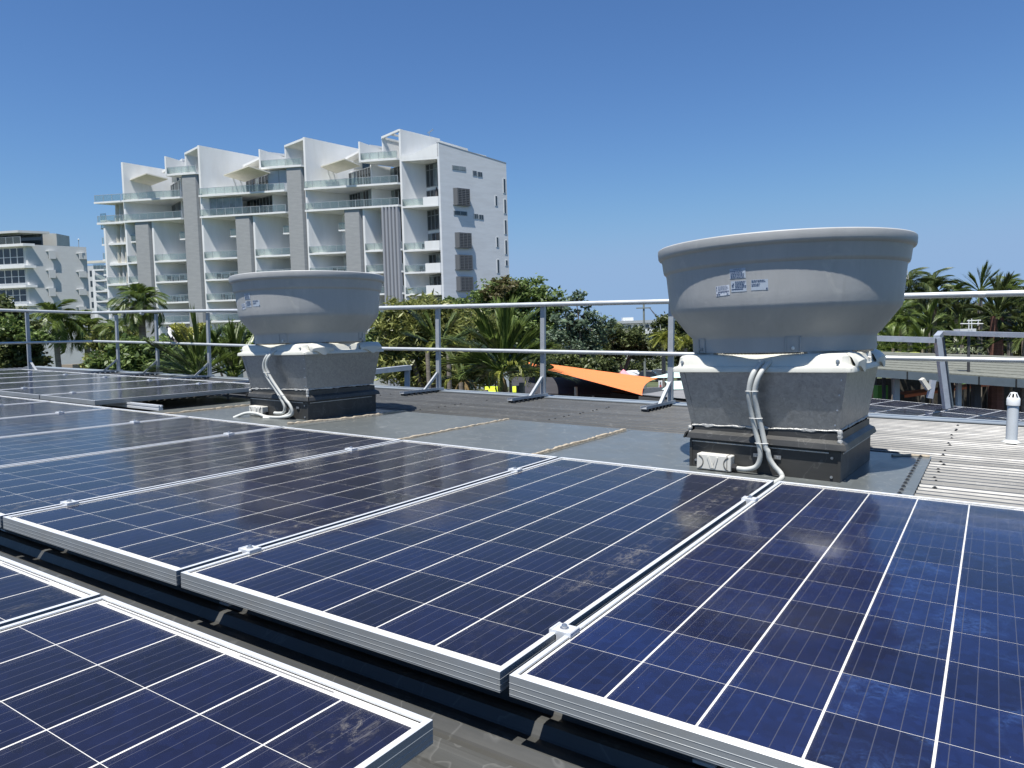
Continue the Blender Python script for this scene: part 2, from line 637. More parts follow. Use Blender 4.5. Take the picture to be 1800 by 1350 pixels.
# screws: rows every 0.9 m along x, alternate ribs
sc = MB()
sc.lathe([(0.011, 0), (0.011, 0.002), (0.0055, 0.0022), (0.0055, 0.007), (0.0, 0.007)], 8)
me_screw = sc.mesh('roof_screw', M_bolt_dark)
cnt = 0
for xr in (1.62 - .12, 0.02, -1.35, -2.75, -4.1):
    for k in range(34):
        yy = RYE - 0.0875 * 1 + 0.0575 - k * PITCH
        if yy < 1.98 or (xr < 1.4 and yy < 4.0):
            continue
        if k % 3 == 2 or rr.random() < 0.2:
            continue
        obj('roof_screw', me_screw, roof, T(xr + rr.uniform(-.012, .012) , yy, Z1 + 0.001))
        cnt += 1

# flat flashing trays round the fans
TX = [-5.6, -4.42, -2.78, -1.63, -0.55, 0.42, 1.41]
TY0, TY1 = 1.2, 3.95
for i in range(len(TX) - 1):
    yb = TY1 - (0.0 if i != 5 else 0.10)
    mb = MB()
    z = Z1 + 0.006 + 0.0015 * (i % 2)
    nx, ny = 8, 14
    vs = []
    for a in range(nx + 1):
        for c in range(ny + 1):
            xx = TX[i] + (TX[i + 1] + 0.03 - TX[i]) * a / nx
            yy = TY0 + (yb - TY0) * c / ny
            vs.append((xx, yy, z + 0.0022 * math.sin(3.1 * xx + 1.7 * yy) * math.sin(2.3 * yy)))
    fs = [(a * (ny + 1) + c, (a + 1) * (ny + 1) + c, (a + 1) * (ny + 1) + c + 1, a * (ny + 1) + c + 1) for a in range(nx) for c in range(ny)]
    mb.add(vs, fs, 0, True)
    if i == 5:   # scribed end lapping over the ribs
        yy = TY0
    mb.build('flashing_sheet', M_tray, roof)


def bead(pts, w=0.012, seedn=1, mat=M_seal, parent=roof, name='sealant_bead', zz=None):
    q = random.Random(seedn)
    mb = MB()
    P = [Vector(p) for p in pts]
    L = []
    for a, b in zip(P[:-1], P[1:]):
        n = max(2, int((b - a).length / 0.03))
        for i in range(n):
            L.append(a.lerp(b, i / n) + Vector((q.uniform(-.004, .004), q.uniform(-.002, .002), 0)))
    L.append(P[-1])
    mb.tube(L, [w * q.uniform(0.6, 1.25) for _ in L], 5)
    return mb.build(name, mat, parent)


zb = Z1 + 0.010
bead([(-1.635, 1.7, zb), (-1.625, 3.95, zb)], 0.013, 2)
bead([(-0.555, 1.7, zb), (-0.545, 3.90, zb)], 0.014, 3)
bead([(-4.42, 1.9, zb), (-4.40, 2.7, zb), (-4.42, 3.7, zb)], 0.013, 4)
bead([(-2.93, 2.75, zb), (-2.78, 3.30, zb), (-2.76, 3.95, zb)], 0.016, 5)
bead([(1.24, 3.74, zb), (1.34, 3.82, zb), (1.43, 3.83, zb)], 0.010, 6)
# scribed upturned edge of the last tray, with its sealant smears and screws
mb = MB()
for k in range(30):
    yy = RYE - 0.0875 * 52 + 0.0575 + k * PITCH
    if yy < 2.0 or yy > 3.85:
        continue
    mb.add([(1.40, yy - .044, Z0 + .001), (1.40, yy - 0.014, Z1 + .008), (1.40, yy + .013, Z1 + .008), (1.40, yy + .044, Z0 + .001),
            (1.47, yy - .046, Z0 + .001), (1.42, yy - .013, Z1 + .001), (1.42, yy + .012, Z1 + .001)],
           [(0, 4, 5, 1), (1, 5, 6, 2), (0, 1, 2, 3)])
    obj('roof_screw', me_screw, roof, T(1.385, yy, Z1 + 0.0105))
mb.build('scribed_flashing', M_tray, roof)
# the roof's own walls below
mb = MB()
mb.box(RX0 + .05, RX1 - .05, RYE - .35, RYE - .10, -7.2, -0.44)
mb.box(RX0 + .05, RX0 + .3, -3.1, RYE - .36, -7.2, -0.44)
mb.build('building_wall', PM('grey_wall_paint', (0.3, 0.3, 0.29), 0.7, 0, 0.1, 1), roof)

# ================================================================ SOLAR PANELS
PW, PL = 0.992, 1.977
GAP = 0.0203
COLP = PW + GAP
CW, CL = 0.1558, 0.1586
CP = 0.160


def rail_profile_mesh(length, name):
    """extruded frame rail along +x, outer face towards -y, mitred at both ends; z=0 is its top"""
    prof = [(0.0, -0.0005), (0.0005, 0.0), (0.0105, 0.0), (0.0110, -0.0008), (0.0110, -0.004), (0.0018, -0.0046), (0.0018, -0.0385),
            (0.026, -0.0385), (0.026, -0.040), (0.0, -0.040)]
    # outer face with three raised drawing lines
    outer = [(0.0, -0.0370), (-0.00045, -0.0366), (-0.00045, -0.0358), (0.0, -0.0352),
             (0.0, -0.0268), (-0.00045, -0.0262), (-0.00045, -0.0254), (0.0, -0.0250),
             (0.0, -0.0160), (-0.00045, -0.0156), (-0.00045, -0.0148), (0.0, -0.0143)]
    prof = prof + outer
    k = len(prof)
    vs, mis = [], []
    for (yy, zz) in prof:
        vs.append((max(yy, 0) if yy > 0 else 0, yy, zz))
    for (yy, zz) in prof:
        vs.append((length - (max(yy, 0)), yy, zz))
    mb = MB()
    fs = [(i, i + k, (i + 1) % k + k, (i + 1) % k) for i in range(k)]
    mb.add(vs, fs)
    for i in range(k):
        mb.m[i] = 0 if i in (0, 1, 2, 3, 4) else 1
    return mb.mesh(name, [M_alu, M_alu_side])


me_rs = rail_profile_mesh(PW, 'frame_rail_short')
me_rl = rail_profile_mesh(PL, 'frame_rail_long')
me_bs = MB().quad((0.012, 0.012, -0.00560), (PW - 0.012, 0.012, -0.00560), (PW - 0.012, PL - 0.012, -0.00560), (0.012, PL - 0.012, -0.00560)).box(
    0.02, PW - 0.02, 0.02, PL - 0.02, -0.0105, -0.0070).mesh('backsheet', M_back)
me_glass = MB().quad((0.0108, 0.0108, -0.0030), (PW - 0.0108, 0.0108, -0.0030), (PW - 0.0108, PL - 0.0108, -0.0030), (0.0108, PL - 0.0108, -0.0030)).mesh(
    'glass_pane', M_glass)
me_cell, me_cellb, me_cell_shimmer = [MB().box(-CW / 2, CW / 2, -CL / 2, CL / 2, -0.00558, -0.00535).mesh('solar_cell', m_) for m_ in (M_cell, M_cellb, M_cell_shimmer)]
me_ribs = []
for i in range(3):
    x0 = PW / 2 + (i - 1.5) * 2 * CP + 0.030
    me_ribs.append(MB().box(x0, x0 + 2 * CP - 0.060, 0.0165, 0.0205, -0.00558, -0.0053).mesh('bus_ribbon', M_ribbon))
    x0 = PW / 2 + (i - 1.5) * 2 * CP - (0.13 if i else -0.03)
    me_ribs.append(MB().box(max(x0, 0.03), min(x0 + 2 * CP - 0.06, PW - 0.03), PL - 0.0205, PL - 0.0165, -0.00558, -0.0053).mesh('bus_ribbon', M_ribbon))
mb = MB()
for i in range(6):
    for j in range(12):
        xc = PW / 2 + (i - 2.5) * CP
        yc = PL / 2 + (j - 5.5) * CP
        mb.quad((xc - CW / 2, yc - CL / 2, -0.0054), (xc + CW / 2, yc - CL / 2, -0.0054), (xc + CW / 2, yc + CL / 2, -0.0054), (xc - CW / 2, yc + CL / 2, -0.0054))
me_cells = mb.mesh('solar_cells', M_cellf)


def solar_panel(x, y, label, group, near=True, tilt=None, blue=False):
    M = ROOF @ T(x, y, 0)
    if tilt is not None:
        M = tilt @ T(x, y, 0)
    t = thing('solar_panel', label, 'solar panel', M, group)
    obj('frame_rail', me_rs, t)
    obj('frame_rail', me_rs, t, T(PW, PL, 0) @ Matrix.Rotation(math.pi, 4, 'Z'))
    obj('frame_rail', me_rl, t, T(PW, 0, 0) @ Matrix.Rotation(math.pi / 2, 4, 'Z'))
    obj('frame_rail', me_rl, t, T(0, PL, 0) @ Matrix.Rotation(-math.pi / 2, 4, 'Z'))
    obj('backsheet', me_bs, t)
    obj('glass_pane', me_glass, t)
    if near:
        for me_ in me_ribs:
            obj('bus_ribbon', me_, t)
        for i in range(6):
            for j in range(12):
                obj('solar_cell', me_cell if not blue else (me_cell_shimmer if i >= 3 else me_cellb), t, T(PW / 2 + (i - 2.5) * CP, PL / 2 + (j - 5.5) * CP, 0))
    else:
        c = obj('solar_cell', me_cells, t)
        c['kind'] = 'stuff'
    return t


G1 = 'solar panels of the long middle row'
row1 = [(1, 'big solar panel at the right edge with painted blue shimmer, in front of the right fan', True),
        (0, 'solar panel in the middle foreground with a long dusty streak', True),
        (-1, 'solar panel left of the dusty middle foreground one', True),
        (-2, 'fourth solar panel from the right in the middle row', True),
        (-3, 'fifth solar panel from the right in the middle row', True),
        (-4, 'sixth solar panel from the right in the middle row', False),
        (-5, 'seventh solar panel from the right in the middle row', False),
        (-6, 'leftmost solar panel of the middle row, by the far left edge', False)]
for k, lb, near in row1:
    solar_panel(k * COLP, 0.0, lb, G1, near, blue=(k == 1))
solar_panel(0.0015, -0.1922 - PL, 'solar panel in the bottom left foreground with its far right corner showing', 'solar panels of the nearest row', True)
solar_panel(0.0015 - COLP, -0.1922 - PL, 'solar panel at the left edge, next to the bottom left foreground one', 'solar panels of the nearest row', True)
xe = -4.7735 - PW
names_e = ['back row solar panel nearest the left fan', 'back row solar panel, second from the left fan', 'back row solar panel, third from the left fan',
           'back row solar panel, fourth from the left fan', 'back row solar panel, fifth from the left fan',
           'farthest solar panel of the back row, by the fence corner']
for i, lb in enumerate(names_e):
    solar_panel(xe - i * COLP, 2.2008, lb, 'solar panels of the back row', False)

# mounting rails with mid clamps
mb = MB()
mb.box(-0.025, 0.025, -0.020, 0.020, -0.0030, 0.0060)
mb.box(-0.0085, 0.0085, -0.020, 0.020, -0.028, -0.0030)
mb.box(-0.024, -0.0195, -0.020, 0.020, 0.0060, 0.0072)
mb.box(0.0195, 0.024, -0.020, 0.020, 0.0060, 0.0072)
me_clamp = mb.mesh('clamp', M_alu)
mb = MB()
mb.lathe([(0.0095, 0.0062), (0.0095, 0.0076), (0.0062, 0.0078), (0.0064, 0.0115), (0.0052, 0.0142), (0.0028, 0.0152), (0.0, 0.0154)], 14)
me_bolt = mb.mesh('bolt', M_steel)


def mount_rail(y, x0, x1, seams, label, stub=False):
    t = thing('mounting_rail', label, 'mounting rail', ROOF @ T(0, y, 0), 'mounting rails under the panels')
    mb = MB()
    prof = [(-0.020, -0.0402), (-0.006, -0.0402), (-0.006, -0.050), (0.006, -0.050), (0.006, -0.0402), (0.020, -0.0402), (0.020, -0.055), (0.014, -0.058),
            (0.014, -0.064), (0.020, -0.067), (0.020, -0.085), (-0.020, -0.085), (-0.020, -0.067), (-0.014, -0.064), (-0.014, -0.058), (-0.020, -0.055)]
    k = len(prof)
    vs = [(x0, a, b) for a, b in prof] + [(x1, a, b) for a, b in prof]
    mb.add(vs, [(i, (i + 1) % k, (i + 1) % k + k, i + k) for i in range(k)] + [tuple(range(k)), tuple(reversed(range(k, 2 * k)))])
    mb.build('rail', M_alu, t)
    xx = x0 + 0.3
    while xx < x1:
        MB().box(xx - .02, xx + .02, -0.026, -0.0205, -0.147, -0.06).box(xx - .02, xx + .02, -0.06, -0.0205, -0.1475, -0.142).build('foot', M_alu, t)
        xx += 1.37
    for s in seams:
        c = obj('clamp', me_clamp, t, T(s, rr.uniform(-.006, .006), 0))
        obj('bolt', me_bolt, c)
    return t


seams1 = [-GAP / 2 + k * COLP for k in (1, 0, -1, -2, -3, -4, -5)]
mount_rail(0.215, -7.2, 2.1, seams1, 'aluminium rail under the near edge of the middle panel row')
mount_rail(1.585, -7.2, 2.1, seams1, 'aluminium rail under the far edge of the middle panel row')
seams0 = [-GAP / 2 + 0.0015]
mount_rail(-0.62, -1.2, 0.95, seams0, 'aluminium rail under the nearest panel row')
seams2 = [xe - GAP / 2 - i * COLP for i in range(5)]
mount_rail(2.50, -11.0, -4.27, seams2, 'aluminium rail with its end sticking out of the back panel row')
mount_rail(3.86, -11.0, -4.80, seams2, 'aluminium rail under the far side of the back panel row')

# ================================================================ EXHAUST FANS
FZ = -0.150


def frustum(mb, w0, z0, w1, z1, mi=0, sides=4):
    c = [(-1, -1), (1, -1), (1, 1), (-1, 1)]
    vs = [(a * w0, b * w0, z0) for a, b in c] + [(a * w1, b * w1, z1) for a, b in c]
    mb.add(vs, [(i, (i + 1) % 4, (i + 1) % 4 + 4, i + 4) for i in range(4)], mi)


def smooth_path(pts, n=6):
    P = [Vector(p) for p in pts]
    out = []
    for i in range(len(P) - 1):
        p0, p1, p2, p3 = P[max(i - 1, 0)], P[i], P[i + 1], P[min(i + 2, len(P) - 1)]
        for k in range(n):
            t = k / n
            out.append(0.5 * ((2 * p1) + (p2 - p0) * t + (2 * p0 - 5 * p1 + 4 * p2 - p3) * t * t + (3 * p1 - p0 - 3 * p2 + p3) * t ** 3))
    out.append(P[-1])
    return out


def text_mesh(txt, size, name='lettering'):
    cu = bpy.data.curves.new(name, 'FONT')
    cu.body = txt
    cu.size = size
    cu.align_x = 'CENTER'
    cu.align_y = 'CENTER'
    cu.extrude = 0.0
    cu.resolution_u = 2
    o = bpy.data.objects.new(name, cu)
    COL.objects.link(o)
    dg = bpy.context.evaluated_depsgraph_get()
    me = bpy.data.meshes.new_from_object(o.evaluated_get(dg))
    bpy.data.objects.remove(o)
    bpy.data.curves.remove(cu)
    return [tuple(v.co) for v in me.vertices], [tuple(p.vertices) for p in me.polygons]


def build_fan(cx, cy, yaw, label, mirror_conduit=False, left=False):
    M = ROOF @ T(cx, cy, 0) @ Matrix.Rotation(yaw, 4, 'Z')
    t = thing('exhaust_fan', label, 'exhaust fan', M, 'roof exhaust fans')
    # ---- curb
    mb = MB()
    frustum(mb, 0.386, -0.150, 0.386, 0.030)
    o = mb.build('curb', M_flash, t)
    # corner folds of the curb flashing
    for sx in (-1, 1):
        MB().box(sx * 0.3865 - 0.014 * (sx > 0), sx * 0.3865 + 0.014 * (sx < 0), -0.3905, -0.3862, -0.148, 0.010).build('corner_fold', M_flash, t)
    # drip strip under the flange: pale edge
    mb = MB()
    for q in range(4):
        c, s = math.cos(q * math.pi / 2), math.sin(q * math.pi / 2)
        a = Vector((-0.372 * c + 0.3915 * s, -0.372 * s - 0.3915 * c, 0.004))
        b = Vector((0.330 * c + 0.3915 * s, 0.330 * s - 0.3915 * c, 0.004))
        mb.bar(a, b, 0.004, 0.006)
    mb.build('drip_edge', M_seal_w, t)
    # skirt: base flashing splayed on the roof tray
    mb = MB()
    frustum(mb, 0.3868, -0.1375, 0.470, -0.1425)
    mb.f = [tuple(reversed(f)) for f in mb.f]
    mb.build('base_flashing', M_tray, t)
    # ---- flange with folded profile and lapped corners
    for q in range(4):
        mb = MB()
        pr = [(0.376, 0.103), (0.377, 0.066), (0.402, 0.050), (0.410, 0.022), (0.404, 0.020), (0.397, 0.045), (0.372, 0.060)]
        e = 0.0015 * q
        vs = []
        for sx in (-1, 1):
            for (w, z) in pr:
                ww = w + e
                x = sx * (ww + (0.004 if sx > 0 else -0.012))
                vs.append((x, -ww, z))
        k = len(pr)
        mb.add(vs, [(i, i + k, i + k + 1, i + 1) for i in range(k - 1)] + [tuple(reversed(range(k))), tuple(range(k, 2 * k))])
        mb.build('flange', M_flash, t, Matrix.Rotation(q * math.pi / 2, 4, 'Z'))
    # ragged silver sealant on the joint
    q = random.Random(11 if left else 7)
    for side in range(4):
        mb = MB()
        n = 46
        vs = []
        for i in range(n + 1):
            u = -0.375 + 0.75 * i / n
            gap = q.random() < 0.03
            top = 0.103 + (0.002 + 0.008 * abs(math.sin(i * 0.31 + side)) * q.random())
            bot = 0.101 - (0.002 + 0.009 * q.random() * abs(math.sin(i * 0.17 + 1 + side)))
            if gap:
                top = bot + 0.003
            vs += [(u, -0.3795, bot), (u, -0.3815, (top + bot) / 2), (u, -0.3785, top)]
        fs = []
        for i in range(n):
            a = i * 3
            fs += [(a, a + 3, a + 4, a + 1), (a + 1, a + 4, a + 5, a + 2)]
        mb.add(vs, fs, 0, True)
        mb.build('sealant_bead', M_seal_w, t, Matrix.Rotation(side * math.pi / 2, 4, 'Z'))
    for (sx, zz) in ((-1, 0.085), (-1, 0.06), (1, 0.075), (1, 0.05), (1, 0.095)):
        mb = MB().lathe([(0.0, zz - 0.016), (0.011, zz - 0.010), (0.014, zz), (0.010, zz + 0.012), (0.0, zz + 0.016)], 8, (sx * 0.383, -0.383))
        mb.build('sealant_blob', M_seal_w, t)
    # ---- galvanised transition
    mb = MB()
    frustum(mb, 0.3755, 0.100, 0.423, 0.395)
    mb.build('duct', M_galv, t)
    for (sx, sy) in ((1, -1), (-1, -1)):
        mb = MB()
        a = Vector((sx * 0.3760, sy * 0.3760, 0.104))
        b = Vector((sx * 0.4235, sy * 0.4235, 0.39))
        mb.bar(a + Vector((-sx * 0.014, sy * 0.0008, 0)), b + Vector((-sx * 0.014, sy * 0.0008, 0)), 0.028, 0.002, up=(0, 1, 0.16))
        mb.build('duct_seam', M_galv, t)
    for k in range(4):
        rv = MB()
        z = 0.13 + k * 0.075
        w = 0.376 + (z - 0.10) / 0.295 * 0.0475
        rv.lathe([(0.004, z - .004), (0.0045, z), (0.003, z + .004), (0, z + .0045)], 6, (w - 0.02, -w - 0.001))
        rv.build('rivet', M_steel, t)
    # ---- moulded cap: square collar with rounded corners, raised lobes
    def rrect(w, r, z, n=6):
        pts = []
        for q, (sx, sy) in enumerate(((1, -1), (1, 1), (-1, 1), (-1, -1))):
            a0 = (-90, 0, 90, 180)[q]
            for i in range(n + 1):
                a = R(a0 + 90 * i / n)
                pts.append((sx * (w - r) + r * math.cos(a), sy * (w - r) + r * math.sin(a), z))
        return pts
    mb = MB()
    levels = [(0.452, 0.03, 0.392), (0.459, 0.035, 0.394), (0.459, 0.035, 0.412), (0.455, 0.038, 0.420), (0.442, 0.045, 0.424), (0.438, 0.05, 0.432),
              (0.432, 0.05, 0.470), (0.424, 0.055, 0.480), (0.405, 0.06, 0.484), (0.30, 0.2, 0.486)]
    vs = []
    for (w, r, z) in levels:
        vs += rrect(w, r, z)
    n = 28
    fs = []
    for i in range(len(levels) - 1):
        for j in range(n):
            a, b = i * n + j, i * n + (j + 1) % n
            fs.append((a, b, b + n, a + n))
    fs.append(tuple(range((len(levels) - 1) * n, len(levels) * n)))
    fs.append(tuple(reversed(range(n))))
    mb.add(vs, fs, 0, True)
    o = mb.build('cap', M_cap, t)
    # lifted folds of the cap on the +x side
    q = random.Random(3)
    for (y0, y1) in ((-0.40, -0.14), (0.16, 0.42)):
        mb = MB()
        ns = 14
        vs = []
        for i in range(ns + 1):
            u = i / ns
            yy = y0 + (y1 - y0) * u
            bulge = math.sin(u * math.pi) ** 0.6
            vs += [(0.436, yy, 0.405), (0.452 + 0.022 * bulge, yy, 0.404 + 0.018 * math.sin(u * 9)), (0.456 + 0.018 * bulge, yy, 0.43 + 0.02 * bulge),
                   (0.440, yy, 0.462 + 0.018 * bulge), (0.415, yy, 0.482 + 0.005 * bulge)]
        fs = []
        for i in range(ns):
            for k in range(4):
                a = i * 5 + k
                fs.append((a, a + 5, a + 6, a + 1))
        mb.add(vs, fs, 0, True)
        mb.build('cap_lug', M_cap, t)
    # pads between cap and wind band, bird mesh between them
    for a in (45, 135, 225, 315):
        c, s = math.cos(R(a)), math.sin(R(a))
        mb = MB().para((c * 0.40 - s * 0.12, s * 0.40 + c * 0.12, 0.484), (s * 0.24, -c * 0.24, 0), (c * 0.06, s * 0.06, 0), (0, 0, 0.012))
        mb.build('pad', M_bowl, t)
    mb = MB()
    for k in range(150):
        a0 = 2 * math.pi * k / 150
        da = 0.03
        mb.tube([(0.462 * math.cos(a0), 0.462 * math.sin(a0), 0.484), (0.462 * math.cos(a0 + da), 0.462 * math.sin(a0 + da), 0.505)], 0.0016, 3, cap=False)
        mb.tube([(0.462 * math.cos(a0 + da), 0.462 * math.sin(a0 + da), 0.484), (0.462 * math.cos(a0), 0.462 * math.sin(a0), 0.505)], 0.0016, 3, cap=False)
    m_ = mb.build('bird_mesh', M_mesh, t)
    m_['kind'] = 'stuff'
    # ---- wind band (the bowl)
    prof = [(0.452, 0.505), (0.474, 0.492), (0.476, 0.494), (0.4765, 0.500), (0.478, 0.560), (0.482, 0.574), (0.500, 0.590), (0.572, 0.684), (0.588, 0.704), (0.596, 0.716),
            (0.601, 0.735), (0.607, 0.790), (0.613, 0.850), (0.618, 0.905), (0.621, 0.928), (0.632, 0.938), (0.6345, 0.944), (0.636, 0.950), (0.643, 1.002),
            (0.646, 1.010), (0.658, 1.016), (0.662, 1.022), (0.664, 1.030), (0.666, 1.056), (0.665, 1.066), (0.660, 1.071), (0.652, 1.069), (0.645, 1.058),
            (0.628, 1.005), (0.612, 0.940), (0.600, 0.85), (0.590, 0.73), (0.57, 0.695), (0.475, 0.58), (0.465, 0.50)]
    mb = MB().lathe(prof, 96)
    mb.build('wind_band', M_bowl, t)
    mb = MB()
    mb.lathe([(0.0, 0.62), (0.30, 0.60), (0.44, 0.56)], 32)
    mb.build('discharge_cone', M_blk, t)
    # moulded tab recesses with bolts
    for a in (-90 - 42, -90 + 22, -90 + 112):
        c, s = math.cos(R(a)), math.sin(R(a))
        tx, ty = -s, c
        mb = MB()
        for (dx0, dx1, z0, z1) in ((-0.037, -0.032, 0.495, 0.570), (0.032, 0.037, 0.495, 0.570), (-0.037, 0.037, 0.566, 0.571)):
            mb.para((c * 0.476 + tx * dx0, s * 0.476 + ty * dx0, z0), (tx * (dx1 - dx0), ty * (dx1 - dx0), 0), (c * 0.006, s * 0.006, 0), (0, 0, z1 - z0))
        mb.build('moulded_tab', M_bowl, t)
        mb = MB()
        base = Vector((c * 0.478, s * 0.478, 0.513))
        mb.tube([base, base + Vector((c, s, 0)) * 0.006], 0.009, 10)
        mb.tube([base + Vector((c, s, 0)) * 0.006, base + Vector((c, s, 0)) * 0.016], 0.006, 6)
        mb.build('bolt', M_steel, t)
    # cap screws with long shanks
    for (x, yy, z, nx, ny) in ((-0.40, -0.436, 0.446, 0, -1), (0.02, -0.436, 0.447, 0, -1), (0.385, -0.436, 0.446, 0, -1), (0.436, -0.30, 0.447, 1, 0), (0.436, 0.05, 0.447, 1, 0)):
        mb = MB()
        b0 = Vector((x, yy, z))
        nv = Vector((nx, ny, 0))
        mb.tube([b0, b0 + nv * 0.004], 0.009, 10)
        mb.tube([b0 + nv * 0.004, b0 + nv * 0.014], 0.0055, 6)
        mb.build('cap_screw', M_steel, t)
    # ---- stickers: slightly proud curved sheets with printed marks
    def sticker(a0, a1, z0, z1, mat, marks, name='sticker', tilt=0.0):
        def rad(z):
            return 0.601 + (z - 0.735) / (0.905 - 0.735) * 0.017 + 0.0015
        def P(u, v, off=0.0):
            a = R(a0 + (a1 - a0) * u)
            z = z0 + (z1 - z0) * v + tilt * (u - 0.5)
            r = rad(z) + off
            return (r * math.sin(a), -r * math.cos(a), z)
        mb = MB()
        n = 5
        for i in range(n):
            mb.quad(P(i / n, 0), P((i + 1) / n, 0), P((i + 1) / n, 1), P(i / n, 1))
        st = mb.build(name, mat, t)
        mb = MB()
        for (u0, u1, v0, v1) in marks:
            mb.quad(P(u0, v0, .0008), P((u0 + u1) / 2, v0, .0008), P((u0 + u1) / 2, v1, .0008), P(u0, v1, .0008))
            mb.quad(P((u0 + u1) / 2, v0, .0008), P(u1, v0, .0008), P(u1, v1, .0008), P((u0 + u1) / 2, v1, .0008))
        mb.build('printed_marks', M_ink, st)
        return st, P
    q = random.Random(9)
    def lines(v0, v1, n, u0=0.05, u1=0.95, h=0.25):
        out = []
        for i in range(n):
            v = v1 - (v1 - v0) * (i + 0.5) / n
            u = u0
            hh = (v1 - v0) / n * h
            end = u1 - q.random() * 0.25 * (u1 - u0)
            while u < end:
                w = q.uniform(0.05, 0.14)
                out.append((u, min(u + w, end), v - hh, v + hh))
                u += w + 0.025
        return out
    st, P = sticker(-6.9, 0.5, 0.862, 0.911, M_stickc, lines(0.03, 0.78, 5))
    v, f = text_mesh('WARNING', 1.0)
    vv = [P(0.5 + x * 0.105, 0.89 + yv * 0.17, .0009) for x, yv, _ in v]
    mb = MB()
    mb.add(vv, f)
    mb.build('lettering', M_ink, st)
    sticker(-6.6, 0.7, 0.797, 0.850, M_stickc,
            lines(0.32, 0.98, 5, 0.28, 0.98) + [(0.06, 0.14, 0.55, 0.66), (0.12, 0.20, 0.62, 0.80), (0.08, 0.18, 0.44, 0.52), (0.03, 0.78, 0.20, 0.27)])
    sticker(2.7, 10.2, 0.799, 0.850, M_stickc, lines(0.72, 0.98, 2, 0.04, 0.96) + lines(0.35, 0.66, 2, 0.04, 0.6) + [(0.88, 0.96, 0.05, 0.2)])
    sticker(-14.5, -7.4, 0.783, 0.833, M_stick,
            [(0.04, 0.12, 0.05, 0.26), (0.04, 0.10, 0.72, 0.84), (0.04, 0.10, 0.86, 0.95), (0.04, 0.10, 0.5, 0.62), (0.16, 0.30, 0.10, 0.2), (0.78, 0.90, 0.08, 0.16)]
            + lines(0.50, 0.98, 4, 0.18, 0.95, 0.18) + [(0.16 + i * 0.10, 0.235 + i * 0.10, 0.28 + 0.05 * (i % 2), 0.44) for i in range(8)], tilt=0.004)
    # ---- conduits, straps, junction box
    if not left:
        c1 = [(0.075, -0.33, 0.53), (0.058, -0.37, 0.487), (0.002, -0.482, 0.401), (-0.024, -0.492, 0.299), (-0.021, -0.470, 0.201), (-0.007, -0.448, 0.097), (0.010, -0.438, 0.009),
              (0.010, -0.430, -0.050), (-0.012, -0.425, -0.095), (-0.060, -0.424, -0.113), (-0.112, -0.424, -0.113)]
        c2 = [(0.115, -0.33, 0.53), (0.100, -0.37, 0.487), (0.047, -0.482, 0.402), (0.013, -0.492, 0.301), (0.018, -0.470, 0.204), (0.034, -0.448, 0.101), (0.050, -0.440, 0.012),
              (0.058, -0.432, -0.045), (0.080, -0.425, -0.085), (0.112, -0.424, -0.120), (0.122, -0.45, -0.1420), (0.125, -0.62, -0.1395)]
        ties = [(2, 3, 0.6), (3, 4, 0.55), (4, 5, 0.6), (5, 6, 0.7)]
        paths = [c1, c2]
    else:
        c1 = [(0.10, -0.33, 0.53), (0.075, -0.37, 0.487), (0.015, -0.475, 0.40), (-0.035, -0.488, 0.31), (-0.020, -0.475, 0.22), (0.06, -0.455, 0.11), (0.125, -0.445, 0.02),
              (0.150, -0.436, -0.04), (0.125, -0.430, -0.088), (0.06, -0.428, -0.098), (0.0, -0.428, -0.098)]
        c2 = [(0.135, -0.33, 0.53), (0.115, -0.37, 0.487), (0.055, -0.475, 0.40), (0.010, -0.488, 0.31), (0.030, -0.475, 0.22), (0.105, -0.455, 0.11), (0.185, -0.445, 0.02),
              (0.235, -0.436, -0.05), (0.225, -0.430, -0.105), (0.12, -0.45, -0.128), (-0.05, -0.47, -0.128), (-0.16, -0.50, -0.10), (-0.26, -0.53, -0.10), (-0.33, -0.60, -0.135)]
        c3 = [(0.215, -0.425, -0.06), (0.19, -0.428, -0.10), (0.10, -0.44, -0.130), (0.0, -0.46, -0.136), (-0.06, -0.5, -0.136)]
        paths = [c1, c2, c3]
    for p in paths:
        MB().tube([v + Vector((-0.008 if p is not c1 and v.z > 0.0 else 0, 0, 0)) for v in smooth_path(p, 7)], 0.0130, 12).build('conduit', M_conduit, t)
    for zt in ((0.30, 0.16, 0.03) if not left else (0.25, 0.06)):
        def atz(path):
            sp = smooth_path(path, 7)
            return min(sp[6:], key=lambda w: abs(w.z - zt))
        a, b = atz(paths[0]), atz(paths[1])
        mid = (a + b) / 2 - Vector((0.004, 0, 0))
        hw = (b - a).length / 2 + 0.0125
        loop = [(mid.x + hw * math.copysign(abs(math.cos(u)) ** 0.7, math.cos(u)), mid.y + 0.0155 * math.sin(u), zt + 0.05 * 0 * math.cos(u)) for u in [2 * math.pi * i / 16 for i in range(17)]]
        MB().tube(loop, 0.0022, 5, cap=False).build('cable_tie', M_ztie, t)
    for sx, xx in ((-1, -0.02 if not left else 0.10), (1, 0.085 if not left else 0.26)):
        mb = MB().box(xx - 0.018, xx + 0.018, -0.394, -0.390, -0.052, -0.032)
        mb.lathe([(0.006, -0.046), (0.006, -0.040), (0, -0.040)], 8, (xx, -0.395))
        mb.build('saddle', M_steel, t)
    # box
    mb = MB()
    x0, x1, z0, z1 = (-0.322, -0.136, -0.136, -0.052)
    mb.box(x0, x1, -0.452, -0.388, z0, z1)
    o = mb.build('junction_box', M_jbox, t)
    bevel(o, 0.006, 2)
    cx_, cz_ = (x0 + x1) / 2, (z0 + z1) / 2
    mb = MB()
